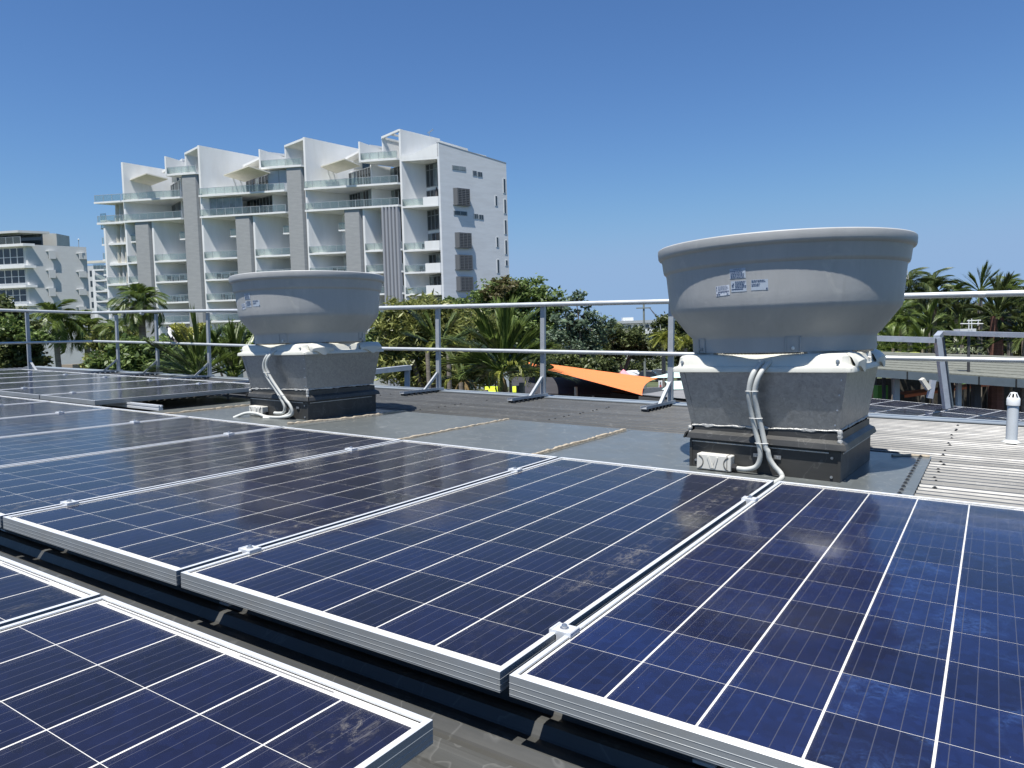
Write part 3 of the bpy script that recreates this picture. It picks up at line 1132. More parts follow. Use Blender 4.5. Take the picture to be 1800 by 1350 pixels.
    for (u0, u1) in (((-0.030, 0.030), (-0.008, -0.030)), ((0.020, 0.030), (0.004, -0.030))):
        a = Vector((cx_ + u0[0], -0.4545, cz_ + u0[1]))
        b = Vector((cx_ + u1[0], -0.4545, cz_ + u1[1]))
        mb.bar(a, b, 0.005, 0.011, up=(1, 0, 0))
    mb.build('raised_emblem', M_jbox, o)
    mb = MB()
    for sgn in (-1, 1):
        arc = [(cx_ + sgn * (0.092 - 0.036 * math.cos(R(th))), -0.4527, cz_ + 0.036 * math.sin(R(th)) * 1.0) for th in range(-70, 71, 14)]
        mb.tube(arc, 0.0032, 5)
    mb.tube([(cx_ + 0.014, -0.4527, cz_ + 0.018), (cx_ + 0.002, -0.4527, cz_ - 0.012)], 0.004, 5)
    mb.build('groove_shade', M_jshade, o)
    MB().box(x1 - 0.022, x1 - 0.018, -0.4535, -0.388, z0 - 0.0015, z1 + 0.0015).build('lid_joint_shade', M_jshade, o)
    MB().tube([(x1 - 0.002, -0.424, -0.1135), (x1 + 0.026, -0.424, -0.1135)], 0.019, 8).build('gland', M_blk, t)
    # curb screws
    for (x, z) in ((0.345, -0.02), (0.345, -0.115), (-0.35, -0.10)):
        mb = MB().tube([(x, -0.3865, z), (x, -0.3925, z)], 0.007, 8)
        mb.build('screw', M_steel, t)
    # the fan stands plumb on a curb that follows the roof slope
    K = T(0, 0, -0.10) @ Matrix.Rotation(R(-1.81), 4, 'Y') @ T(0, 0, 0.10)
    for c_ in t.children:
        if c_.name.split('.')[0] not in ('curb', 'corner_fold', 'base_flashing', 'junction_box', 'gland', 'saddle', 'screw', 'drip_edge', 'flange'):
            c_.matrix_basis = K @ c_.matrix_basis
    return t


build_fan(0.748, 3.165, -0.040, 'nearer and bigger of the two grey exhaust fans, standing at right')
build_fan(-3.365, 3.409, -0.023, 'farther grey exhaust fan at left, in front of the white apartments', left=True)

# ================================================================ GUARD RAILS
def guard(x0, x1, y, label, posts, ztop=0.87, zmid=0.37, along_y=False, jn=()):
    t = thing('guard_rail', label, 'guard rail', ROOF.copy(), 'galvanised guard rails on the roof')
    return t


gr = thing('guard_rail', 'long galvanised two bar guard rail along the far roof edge', 'guard rail', ROOF.copy(), 'galvanised guard rails on the roof')
GY = 5.74
MB().tube([(-11.75, GY, 0.905), (-9.6, GY, 0.90), (-7.0, GY, 0.878), (-3.8, GY, 0.870), (4.9, GY, 0.875)], 0.0245, 14).build('top_rail', M_rail, gr)
MB().tube([(-11.75, GY, 0.395), (-9.6, GY, 0.385), (-7.0, GY, 0.362), (-3.8, GY, 0.362), (4.9, GY, 0.362)], 0.0200, 14).build('mid_rail', M_rail, gr)
for px_ in (-11.05, -9.83, -8.42, -6.9, -5.35, -3.86, -2.39, -0.925, 0.55, 2.95, 4.4):
    p = T(px_, GY, 0)
    MB().box(-0.026, 0.026, 0.024, 0.060, -0.130, 0.860).build('post', M_post, gr, p)
    mb = MB().box(-0.032, 0.032, -0.62, 0.10, -0.124, -0.119).box(0.027, 0.032, -0.62, 0.10, -0.119, -0.097)
    mb.box(-0.032, -0.027, -0.62, 0.10, -0.119, -0.100)
    mb.build('foot_bar', M_post, gr, p)
    mb = MB()
    for k in range(8):
        yy = -0.60 + 0.0875 * k
        mb.box(-0.030, 0.030, yy, yy + 0.03, -0.147, -0.1245)
    mb.build('rubber_pad', M_bolt_dark, gr, p)
    MB().bar((0, -0.235, -0.115), (0, 0.018, 0.085), 0.036, 0.006, up=(0, 1, 1)).bar((0.017, -0.235, -0.115), (0.017, 0.018, 0.085), 0.004, 0.03, up=(0, 1, 1)).build('brace', M_post, gr, p)
for xx in (-10.2, -7.6, -4.45, -3.4, -2.9, -1.7, -0.35, 1.6, 2.3):
    MB().tube([(xx, GY, 0.8705), (xx + 0.05, GY, 0.8707)], 0.0262, 14).build('rail_joint', M_rail, gr)
    MB().tube([(xx + .3, GY, 0.362), (xx + 0.35, GY, 0.362)], 0.0218, 14).build('rail_joint', M_rail, gr)
gl = thing('guard_rail', 'shorter guard rail returning toward the left edge beyond the back panels', 'guard rail', ROOF.copy(), 'galvanised guard rails on the roof')
GX = -11.82
MB().tube([(GX, GY, 0.905), (GX, 4.0, 0.93), (GX, 2.4, 0.93)], 0.0245, 14).build('top_rail', M_rail, gl)
MB().tube([(GX, GY, 0.395), (GX, 4.0, 0.385), (GX, 2.4, 0.385)], 0.0200, 14).build('mid_rail', M_rail, gl)
for py_ in (4.72, 2.9):
    p = T(GX, py_, 0)
    MB().box(-0.060, -0.024, -0.026, 0.026, -0.130, 0.895).build('post', M_post, gl, p)
    MB().box(-0.1, 0.62, -0.032, 0.032, -0.124, -0.119).box(-0.1, 0.62, 0.027, 0.032, -0.119, -0.085).build('foot_bar', M_post, gl, p)
    MB().bar((0.235, 0, -0.115), (-0.018, 0, 0.085), 0.036, 0.006, up=(1, 0, 1)).build('brace', M_post, gl, p)

# ================================================================ VENT PIPE
vp = thing('vent_pipe', 'short white plastic vent pipe with slotted cap on the ribbed roof', 'vent pipe', ROOF @ T(1.842, 4.80, 0))
MB().lathe([(0.033, -0.150), (0.033, 0.110), (0.0, 0.110)], 24).build('pipe', M_pvcw, vp)
mb = MB()
mb.lathe([(0.036, 0.098), (0.0385, 0.100), (0.0385, 0.143), (0.0375, 0.145)], 24)
for k in range(8):
    a0, a1 = R(45 * k + 5), R(45 * k + 27)
    n = 4
    for i in range(n):
        b0, b1 = a0 + (a1 - a0) * i / n, a0 + (a1 - a0) * (i + 1) / n
        mb.quad((.0375 * math.cos(b0), .0375 * math.sin(b0), .145), (.0375 * math.cos(b1), .0375 * math.sin(b1), .145),
                (.020 * math.cos(b1), .020 * math.sin(b1), .182), (.020 * math.cos(b0), .020 * math.sin(b0), .182))
mb.lathe([(0.0215, 0.178), (0.020, 0.184), (0.0, 0.188)], 24)
mb.lathe([(0.0375, 0.145), (0.034, 0.153)], 24)
mb.build('slotted_cap', PM('white_cap', (0.78, 0.80, 0.80), 0.4), vp)
MB().lathe([(0.034, 0.112), (0.012, 0.172)], 12).build('cap_inside', M_blk, vp)
MB().lathe([(0.06, -0.150), (0.045, -0.140), (0.033, -0.130)], 20).build('boot', M_conduit, vp)
#--BACKGROUND--

# ================================================================ GROUND
M_grass = PM('ground_grass', (0.07, 0.085, 0.035), 0.95, 0, 0.35, 0.3)
MB().quad((-900, -200, 0), (900, -200, 0), (900, 1800, 0), (-900, 1800, 0)).build('ground', M_grass)['kind'] = 'structure'
MB().quad((-20, 55, 0.004), (70, 55, 0.004), (70, 100, 0.004), (-20, 100, 0.004)).build('car_park', PM('asphalt', (0.09, 0.09, 0.09), 0.9, 0, 0.2, 0.5))['kind'] = 'structure'
MB().quad((-20, 12, 0.008), (40, 12, 0.008), (40, 55, 0.008), (-20, 55, 0.008)).build('courtyard_paving', PM('dark_paving', (0.10, 0.09, 0.08), 0.9, 0, 0.3, 0.5))['kind'] = 'structure'

# ================================================================ WHITE APARTMENT BLOCK
M_white = PM('white_render', (0.76, 0.765, 0.75), 0.75, 0, 0.05, 0.5, 0.05, 6, dirt=(0.50, 0.47, 0.40), dscale=0.35, damt=0.22, stretch=(1, 1, 0.25))
M_wside = PM('white_painted_brick', (0.66, 0.68, 0.69), 0.8, 0, 0.07, 1.1, 0.25, 5, stretch=(0.35, 0.35, 1.6), dirt=(0.5, 0.5, 0.48), dscale=0.5, damt=0.25)
M_soffit = PM('cream_render', (0.66, 0.63, 0.54), 0.8, 0, 0.08, 0.8)


def cladding():
    m, nt, b = new_mat('grey_board_cladding')
    co = objco(nt)
    sep = nt.nodes.new('ShaderNodeSeparateXYZ')
    nt.links.new(co, sep.inputs[0])
    n = noise(nt, 0.8, 5, 0.7, objco(nt, (1, 1, 5)))
    fr = mth(nt, 'FRACT', mth(nt, 'MULTIPLY', sep.outputs[2], 5.2))
    ln = mth(nt, 'LESS_THAN', fr, 0.22)
    base = ramp(nt, n.outputs[0], [(0.3, (0.29, 0.30, 0.30)), (0.7, (0.38, 0.385, 0.38))]).outputs[0]
    nt.links.new(mix(nt, ln, base, (0.25, 0.255, 0.26, 1)), b.inputs['Base Color'])
    b.inputs['Roughness'].default_value = 0.8
    return m


M_clad = cladding()
M_win = PM('dark_window_glass', (0.025, 0.032, 0.036), 0.06, 0, 0, spec=0.9)
M_winl = PM('window_glass_with_blinds', (0.20, 0.23, 0.23), 0.12, 0, 0.5, 0.6, spec=0.7)
M_wfr = PM('grey_window_frame', (0.30, 0.32, 0.33), 0.5, 0.2)
M_hood = PM('dark_grey_sun_screen', (0.13, 0.135, 0.14), 0.6, 0.2)
M_wfw = PM('white_window_frame', (0.68, 0.69, 0.68), 0.5)
M_railb = PM('balustrade_metal', (0.45, 0.47, 0.47), 0.45, 0.3)
M_furn = PM('dark_outdoor_furniture', (0.05, 0.05, 0.055), 0.7, 0, 0.4, 2)


def balu_glass():
    m, nt, b = new_mat('green_balustrade_glass')
    nt.nodes.remove(b)
    out = nt.nodes['Material Output']
    tr = nt.nodes.new('ShaderNodeBsdfTransparent')
    tr.inputs[0].default_value = (0.86, 0.92, 0.90, 1)
    gl = nt.nodes.new('ShaderNodeBsdfGlossy')
    gl.inputs['Roughness'].default_value = 0.05
    df = nt.nodes.new('ShaderNodeBsdfDiffuse')
    df.inputs[0].default_value = (0.50, 0.58, 0.56, 1)
    fr = nt.nodes.new('ShaderNodeFresnel')
    fr.inputs[0].default_value = 1.5
    m1 = nt.nodes.new('ShaderNodeMixShader')
    m1.inputs[0].default_value = 0.13
    nt.links.new(tr.outputs[0], m1.inputs[1])
    nt.links.new(df.outputs[0], m1.inputs[2])
    m2 = nt.nodes.new('ShaderNodeMixShader')
    nt.links.new(fr.outputs[0], m2.inputs[0])
    nt.links.new(m1.outputs[0], m2.inputs[1])
    nt.links.new(gl.outputs[0], m2.inputs[2])
    nt.links.new(m2.outputs[0], out.inputs[0])
    return m


M_balu = balu_glass()


class Skew:
    """skewed block frame: s along the front (leftwards), d into the block, z up"""

    def __init__(s, K, U, V):
        s.K, s.U, s.V = Vector((K[0], K[1], 0)), Vector((U[0], U[1], 0)).normalized(), Vector((V[0], V[1], 0)).normalized()

    def P(s, a, d, z):
        return s.K + s.U * a + s.V * d + Vector((0, 0, z))

    def box(s, mb, a0, a1, d0, d1, z0, z1, mi=0):
        return mb.para(s.P(a0, d0, z0), s.U * (a1 - a0), s.V * (d1 - d0), (0, 0, z1 - z0), mi)

    def front(s, px, py):
        w = onp(px, py, s.K, s.U)
        return (w - s.K).dot(s.U), w.z

    def side(s, px, py):
        w = onp(px, py, s.K, s.V)
        return (w - s.K).dot(s.V), w.z


def balustrade(B, bl, a0, a1, d, z, h=1.0, step=1.3):
    if a1 < a0:
        a0, a1 = a1, a0
    mb = MB()
    B.box(mb, a0, a1, d, d + 0.05, z + h - 0.05, z + h)
    n = max(1, int(round((a1 - a0) / step)))
    for i in range(n + 1):
        a = a0 + (a1 - a0) * i / n
        B.box(mb, a - 0.02, a + 0.02, d + 0.004, d + 0.046, z, z + h - 0.052)
    p = mb.build('balustrade', M_railb, bl)
    for i in range(n):
        b0 = a0 + (a1 - a0) * i / n + 0.03
        b1 = a0 + (a1 - a0) * (i + 1) / n - 0.03
        mb = MB()
        B.box(mb, b0, b1, d + 0.015, d + 0.035, z + 0.06, z + h - 0.06)
        mb.build('glass_panel', M_balu, p)
    return p


def glazing(B, bl, a0, a1, d, z0, z1, step=1.1, mat=None, seedn=0, transom=None, frame=None, name='window'):
    if a1 < a0:
        a0, a1 = a1, a0
    q = random.Random(seedn)
    frame = frame or M_wfr
    n = max(1, int(round((a1 - a0) / step)))
    mb = MB()
    for i in range(n + 1):
        a = a0 + (a1 - a0) * i / n
        B.box(mb, a - 0.045, a + 0.045, d - 0.06, d + 0.02, z0, z1)
    zs = [z0, z1 - 0.08] + ([transom] if transom else [])
    for zz in zs:
        for i in range(n):
            B.box(mb, a0 + (a1 - a0) * i / n + 0.046, a0 + (a1 - a0) * (i + 1) / n - 0.046, d - 0.055, d + 0.015, zz, zz + 0.08)
    p = mb.build(name, frame, bl)
    for i in range(n):
        m = mat or (M_winl if q.random() < 0.35 else M_win)
        mb = MB()
        B.box(mb, a0 + (a1 - a0) * i / n + 0.046, a0 + (a1 - a0) * (i + 1) / n - 0.046, d - 0.015, d, z0 + 0.08, z1 - 0.08)
        mb.build('pane', m, p)
    return p


def glazing_plan(B, bl, a0, d0, a1, d1, z0, z1, n, seedn=0, transom=None, lower=True):
    q = random.Random(seedn)
    P0, P1 = B.P(a0, d0, 0), B.P(a1, d1, 0)
    u = (P1 - P0) / n
    uh = u.normalized()
    nv = Vector((uh.y, -uh.x, 0))
    if nv.y > 0:
        nv = -nv
    mb = MB()
    for i in range(n + 1):
        mb.para(P0 + u * i - uh * 0.04 + Vector((0, 0, z0)), uh * 0.08, nv * 0.08, (0, 0, z1 - z0))
    zs = [z0, z1 - 0.08] + ([transom] if transom else [])
    for i in range(n):
        for zz in zs:
            mb.para(P0 + u * i + uh * 0.042 + Vector((0, 0, zz)), u - uh * 0.084, nv * 0.07, (0, 0, 0.08))
    p = mb.build('window', M_wfr, bl)
    for i in range(n):
        m = M_winl if q.random() < 0.28 else M_win
        MB().para(P0 + u * i + uh * 0.042 + Vector((0, 0, z0 + .082)), u - uh * 0.084, nv * 0.02, (0, 0, z1 - z0 - .165)).build('pane', m, p)
    return p


B1 = Skew((-9.25, 103.0), (-0.987, 0.159), (0.813, 0.582))
apt = thing('apartment_building', 'large white stepped apartment block with sharp roof fins and grey boarded columns', 'building')
F_ = {}
for k, (px, py) in dict(K=(781, 362), f2=(708, 362), m2=(639.8, 367), f4=(540.8, 371.7), m4=(446.7, 375.6), f6=(356.2, 380), m6=(268.9, 385.6), f8=(218, 331), f9=(182, 358)).items():
    F_[k] = B1.front(px, py)[0]
ZL = [8.05, 11.12, 14.19, 17.26, 20.33, 23.4, 26.47, 29.54, 32.9]


def wall(a, z0, z1, d0=-0.1, d1=11.0, w=0.28, zb=None, name='party_wall', mat=None):
    mb = MB()
    zb = z1 if zb is None else zb
    p = [B1.P(a - w / 2, d0, z0), B1.P(a + w / 2, d0, z0), B1.P(a + w / 2, d1, z0), B1.P(a - w / 2, d1, z0),
         B1.P(a - w / 2, d0, z1), B1.P(a + w / 2, d0, z1), B1.P(a + w / 2, d1, zb), B1.P(a - w / 2, d1, zb)]
    mb.add(p, [(0, 3, 2, 1), (4, 5, 6, 7), (0, 1, 5, 4), (1, 2, 6, 5), (2, 3, 7, 6), (3, 0, 4, 7)])
    return mb.build(name, mat or M_white, apt)


wall(F_['f2'], 0, 36.9, zb=35.6)
wall(F_['f4'], 0, 36.8, zb=36.0)
wall(F_['f6'], 0, 36.8, zb=36.0)
wall(F_['f8'], 0, 35.2, zb=34.4)
for k in ('m2', 'm4', 'm6'):
    wall(F_[k], 0, ZL[6] - 0.25, d1=6.0)
wall(F_['f9'], 0, 26.3, d1=5)


def slab(a0, a1, d0, d1, z, th=0.24, name='balcony_slab', mat=None):
    mb = MB()
    B1.box(mb, min(a0, a1), max(a0, a1), d0, d1, z - th, z)
    return mb.build(name, mat or M_white, apt)


def plain(a0, a1, d, z0, z1, name='rear_wall', mat=None, th=0.2):
    mb = MB()
    B1.box(mb, min(a0, a1), max(a0, a1), d, d + th, z0, z1)
    return mb.build(name, mat or M_white, apt)


ORD = ('lowest', 'second lowest', 'third', 'fourth', 'fifth', 'sixth', 'topmost')


def chairs(a0, a1, z, q, where='', lev=0):
    n = q.choice((0, 1, 1))
    for _ in range(n):
        a = q.uniform(min(a0, a1) + 0.8, max(a0, a1) - 0.8)
        mb = MB()
        B1.box(mb, a - 0.5, a + 0.5, 1.2, 2.1, z + 0.68, z + 0.73)
        for da in (-0.85, 0.85):
            B1.box(mb, a + da - 0.25, a + da + 0.25, 1.3, 1.8, z + 0.40, z + 0.45)
            B1.box(mb, a + da - 0.25 + (0.45 if da > 0 else 0), a + da - 0.2 + (0.45 if da > 0 else 0), 1.3, 1.8, z + 0.452, z + 0.9)
            for e in (-0.22, 0.2):
                B1.box(mb, a + da + e, a + da + e + 0.03, 1.32, 1.36, z, z + 0.398)
        for e in (-0.45, 0.42):
            B1.box(mb, a + e, a + e + 0.04, 1.5, 1.6, z, z + 0.678)
        o = mb.build('patio_furniture', M_furn)
        tag(o, 'dark patio table and chairs on the %s balcony of the %s' % (ORD[lev], where), 'patio furniture', 'patio sets on the balconies')


qq = random.Random(4)
W = 0.14
for bi, (L, Mi, Rg) in enumerate((('f8', 'm6', 'f6'), ('f6', 'm4', 'f4'), ('f4', 'm2', 'f2'))):
    aL, aM, aR = F_[L], F_[Mi], F_[Rg]
    main = aL - aR
    pan = 2.15
    # ground floors up to level 4, two bays each
    for (l, r, major) in ((aL, aM, False), (aM, aR, True)):
        slat = (bi == 2 and major)
        hi = r + W
        top = (ZL[8] if (major and not slat) else ZL[6]) - 0.26
        if slat:
            for s_ in range(5):
                a = r + 0.45 + s_ * 0.52
                mb = MB()
                B1.box(mb, a - 0.13, a + 0.13, -0.55, -0.10, 0, ZL[6] - 0.26)
                mb.build('vertical_louvre', PM('louvre_grey_%d' % s_, (0.30, 0.31, 0.33), 0.6) if s_ == 0 else bpy.data.materials['louvre_grey_0'], apt)
        else:
            mb = MB()
            B1.box(mb, r + 0.45, r + 0.45 + pan, -0.35, 0.7, 0, top)
            mb.build('cladding_panel', M_clad, apt)
        inner0, inner1 = r + W, l - W
        panw = 0 if slat else pan + 0.45
        for k in range(0, 5):
            z = ZL[k]
            slab(inner0 + (0 if slat else panw), inner1, -0.25, 5.0, z)
            ztop = ZL[k + 1] if k < 4 else ZL[6]
            plain(inner0, inner1, 5.0, z, ztop - 0.24)
            g1 = inner0 + panw + 3.3
            glazing(B1, apt, inner0 + 0.3, g1 + (1.1 if not slat else 1.8), 4.96, z + 0.02, min(ztop - 0.3, z + 2.7), 0.95, seedn=bi * 10 + k)
            if slat:
                glazing_plan(B1, apt, inner1 - 0.1, 4.0, inner0 + 0.1, 0.9, z + 0.02, min(ztop - 0.3, z + 5.4), 5, k + 90)
            balustrade(B1, apt, inner0 + panw + 0.02, inner1, -0.2, z)
            if k < 4:
                chairs(inner0 + panw + 1.5, inner1, z, qq, '%s white bay' % (('leftmost', 'second', 'third', 'fourth', 'fifth', 'sixth')[bi * 2 + int(major)]), k)
        # mezzanine balconet beside the cladding
        if not slat:
            slab(inner0 + panw, inner0 + panw + 1.5, 0.3, 4.9, ZL[5] + 0.1, 0.2)
            balustrade(B1, apt, inner0 + panw + 0.02, inner0 + panw + 1.48, 0.33, ZL[5] + 0.1)
            glazing(B1, apt, inner0 + 0.3, inner0 + panw + 4.4, 4.96, ZL[5] + 0.15, ZL[6] - 0.4, 1.0, seedn=77 + bi)
    # levels 6 and 7, full width
    for k in (6, 7):
        z = ZL[k]
        right = aR + (W if bi == 2 else 2.85)
        slab(right, aL - W, -0.55, 6.5, z, 0.26)
        balustrade(B1, apt, right, aL - W, -0.50, z)
        ztop = ZL[k + 1]
        rw0 = aR + W
        plain(rw0, aL - W, 6.6, z, ztop - 0.26, mat=M_white)
        if bi == 1 and k == 6:
            glazing(B1, apt, aL - W - 0.2, aL - 5.4, 0.9, z, z + 2.75, 1.0, seedn=5, mat=M_winl)
        # sawtooth plan: glass comes forward, a white wall steps back, glass comes forward again
        aC = aR + main * 0.45
        zt2 = min(z + 2.85, ztop - 0.3)
        glazing_plan(B1, apt, aL - 0.3, 6.3, aC, 2.0, z + 0.02, zt2, 8, bi * 31 + k)
        wall(aC - 0.1, z, ztop - 0.26, 1.9, 5.0, 0.2, name='cross_wall')
        if bi == 1 and k == 7:
            glazing(B1, apt, aR + 2.9, aR + 6.2, 0.4, z + 0.05, z + 3.0, 1.6, seedn=3, mat=PM('pale_blind_glass', (0.42, 0.45, 0.48), 0.2))
        glazing_plan(B1, apt, aC - 0.25, 4.9, aR + W + 0.1, 1.4, z + 0.02, zt2, 5, bi * 3 + k + 60)
    # penthouse terrace on the right 40 %
    aP = aR + main * 0.39
    z = ZL[8]
    slab(aR + W, aP, -0.55, 6.0, z, 0.26, 'terrace_slab')
    balustrade(B1, apt, aR + W, aP - 0.1, -0.5, z)
    wall(aP, z - 0.3, 35.5, -0.55, 6.0, 0.22, zb=34.2, name='sloped_wall')
    # sloping penthouse roof: fascia rises to the fin
    am = aR + main * 0.19
    mb = MB()
    pts = [B1.P(am, 0.0, 35.9), B1.P(aR + W, 0.0, 36.75), B1.P(aR + W, 6.5, 36.3), B1.P(am, 6.5, 35.4)]
    lo = [p - Vector((0, 0, 0.3)) for p in pts]
    if bi == 2:
        # open pergola frame
        for a, b in ((0, 1), (1, 2), (2, 3), (3, 0)):
            mb.bar(pts[a], pts[b], 0.28, 0.28)
        mb.bar(pts[0].lerp(pts[3], .5), pts[1].lerp(pts[2], .5), 0.28, 0.28)
        mb.bar(pts[0].lerp(pts[1], .5), pts[3].lerp(pts[2], .5), 0.24, 0.24)
        o = mb.build('pergola_frame', M_white, apt)
    else:
        mb.add(pts + lo, [(0, 1, 2, 3), (7, 6, 5, 4), (0, 4, 5, 1), (1, 5, 6, 2), (2, 6, 7, 3), (3, 7, 4, 0)])
        mb.build('penthouse_roof', M_white, apt)
    wall(am, z, 35.8, 0.1, 3.0, 0.2, zb=35.5, name='fin_wall')
    plain(aR + W, am + 1.2, 3.2, z, 35.2)
    glazing(B1, apt, aR + W + 0.1, am - 0.2, 3.12, z + 0.02, 35.1, 0.9, seedn=bi + 50)
    # lower roof with sloping fascia behind the canopy, clerestory below it
    b0, b1 = aR + main * 0.56, aR + main * 0.83
    mb = MB()
    pts = [B1.P(b1, 3.6, 34.2), B1.P(b0, 3.6, 35.8), B1.P(b0, 10, 35.8), B1.P(b1, 10, 34.2)]
    lo = [p - Vector((0, 0, 0.32)) for p in pts]
    mb.add(pts + lo, [(0, 3, 2, 1), (7, 4, 5, 6), (0, 1, 5, 4), (1, 2, 6, 5), (2, 3, 7, 6), (3, 0, 4, 7)])
    mb.build('sloped_roof', M_white, apt)
    plain(b0, b0 + 2.2, 4.6, ZL[8] - 0.3, 34.2, 'clerestory_wall', M_win)
    plain(b0 + 2.25, b1, 4.9, ZL[8] - 0.3, 34.0, 'clerestory_wall', M_soffit)
    plain(aR + W, aL - W, 9.5, ZL[8] - 0.3, 33.0, 'roof_wall')

# folded canopies over the level 7 terraces
for (A, Bq, D, za) in (((221, 320), (257, 306), (258, 329), 111.0), ((393, 309), (437, 293), (430, 320), 108.2), ((563.5, 294), (605.5, 280.4), (591, 305), 106.0)):
    a, b, d = at(A[0], A[1], za + 1.0), at(Bq[0], Bq[1], za - 3.0), at(D[0], D[1], za + 2.5)
    MB().para(a, b - a, d - a, (0, 0, 0.16)).build('canopy', M_soffit, apt)
    for t_ in (0.45, 0.8):
        p = a.lerp(d, t_)
        MB().bar(p, p + Vector((0.5, 0.6, -2.2)), 0.14, 0.14).build('canopy_strut', M_white, apt)

# right-hand bay beside the corner
aR, aL = 0.0, F_['f2']
mb = MB()
pw = [(0, 34.6), (aL * 0.15, 34.4), (aL * 0.72, 33.25), (aL * 0.98, 33.2)]
for (a0, z0), (a1, z1) in zip(pw[:-1], pw[1:]):
    q0, q1 = B1.P(a0, -0.1, 32.75), B1.P(a1, -0.1, 32.75)
    w = B1.V * 0.3
    vs = [q0, q1, q1 + Vector((0, 0, z1 - 32.75)), q0 + Vector((0, 0, z0 - 32.75))]
    vs += [v + w for v in vs]
    mb.add(vs, [(0, 1, 2, 3), (7, 6, 5, 4), (3, 2, 6, 7), (0, 4, 5, 1), (1, 5, 6, 2), (0, 3, 7, 4)])
mb.build('parapet', M_white, apt)
slab(W, aL - W, -0.1, 5.0, 32.74, 0.3, 'roof_slab')
lv = [(26.2, 32.4), (20.1, 25.95), (17.0, 19.85), (13.9, 16.75), (10.8, 13.65), (7.7, 10.55)]
for i, (z, zt) in enumerate(lv):
    slab(W, aL - W, -0.25, 3.8, z)
    plain(W, aL - W, 3.8, z, zt)
    dbl = zt - z > 4
    if dbl:
        glazing_plan(B1, apt, aL - W - 0.1, 3.7, W + 0.1, 1.2, z + 0.05, z + 2.5, 5, i)
        MB().para(B1.P(aL - W - 0.1, 3.72, z + 2.52), B1.P(W, 1.22, 0) - B1.P(aL - W - 0.1, 3.72, 0), B1.V * 0.15, (0, 0, 0.4)).build('spandrel', M_white, apt)
        glazing_plan(B1, apt, aL - W - 0.1, 3.7, W + 0.1, 1.2, z + 2.95, zt - 0.05, 5, i + 9, transom=zt - 0.9)
    else:
        glazing_plan(B1, apt, aL - W - 0.1, 3.7, W + 0.1, 1.2, z + 0.05, zt - 0.25, 5, i)
    balustrade(B1, apt, aL * 0.42, aL - W, -0.2, z)
    plain(W, aL * 0.42, -0.22, z - 0.02, z + 1.12, 'solid_balustrade', M_white, 0.15)
    if i in (1, 2, 3):
        chairs(aL * 0.35, aL * 0.8, z, qq, 'corner bay', 5 - i)
# closed umbrella on the top balcony of that bay
um = thing('patio_umbrella', 'closed dark patio umbrella on the top corner balcony', 'umbrella')
c = B1.P(aL * 0.42, 2.0, 26.2)
MB().lathe([(0.28, c.z + 0.9), (0.22, c.z + 1.6), (0.08, c.z + 2.6), (0.0, c.z + 2.8)], 8, (c.x, c.y)).build('canopy', M_furn, um)
MB().lathe([(0.03, c.z), (0.03, c.z + 0.95)], 6, (c.x, c.y)).build('pole', M_railb, um)

# side gable wall, top sloping back
DS = 11.3
mb = MB()
p = [B1.P(0.14, -0.1, 0), B1.P(-0.14, -0.1, 0), B1.P(-0.14, DS, 0), B1.P(0.14, DS, 0), B1.P(0.14, -0.1, 34.6), B1.P(-0.14, -0.1, 34.6), B1.P(-0.14, DS, 33.1), B1.P(0.14, DS, 33.1)]
mb.add(p, [(0, 1, 2, 3), (7, 6, 5, 4), (4, 5, 1, 0), (5, 6, 2, 1), (6, 7, 3, 2), (7, 4, 0, 3)])
mb.build('gable_wall', M_wside, apt)
mb = MB()
mb.para(B1.P(-0.17, -0.12, 34.6), B1.P(-0.17, DS, 33.1) - B1.P(-0.17, -0.12, 34.6), B1.U * 0.34, (0, 0, 0.12))
mb.build('gable_coping', M_wfr, apt)
mb = MB()
B1.box(mb, 0.2, aL, 10.9, 11.2, 0, 33.0)
B1.box(mb, aL + .2, F_['f8'], 10.9, 11.2, 0, 33.0)
mb.build('back_wall', M_white, apt)
# raised parapet of the roof behind
mb = MB()
mb.bar(at(703, 240, 106.5), at(854, 277, 113.5), 0.25, 0.5)
mb.bar(at(854, 277, 113.5), at(854, 283, 113.5), 0.25, 0.25)
mb.build('roof_parapet', M_white, apt)


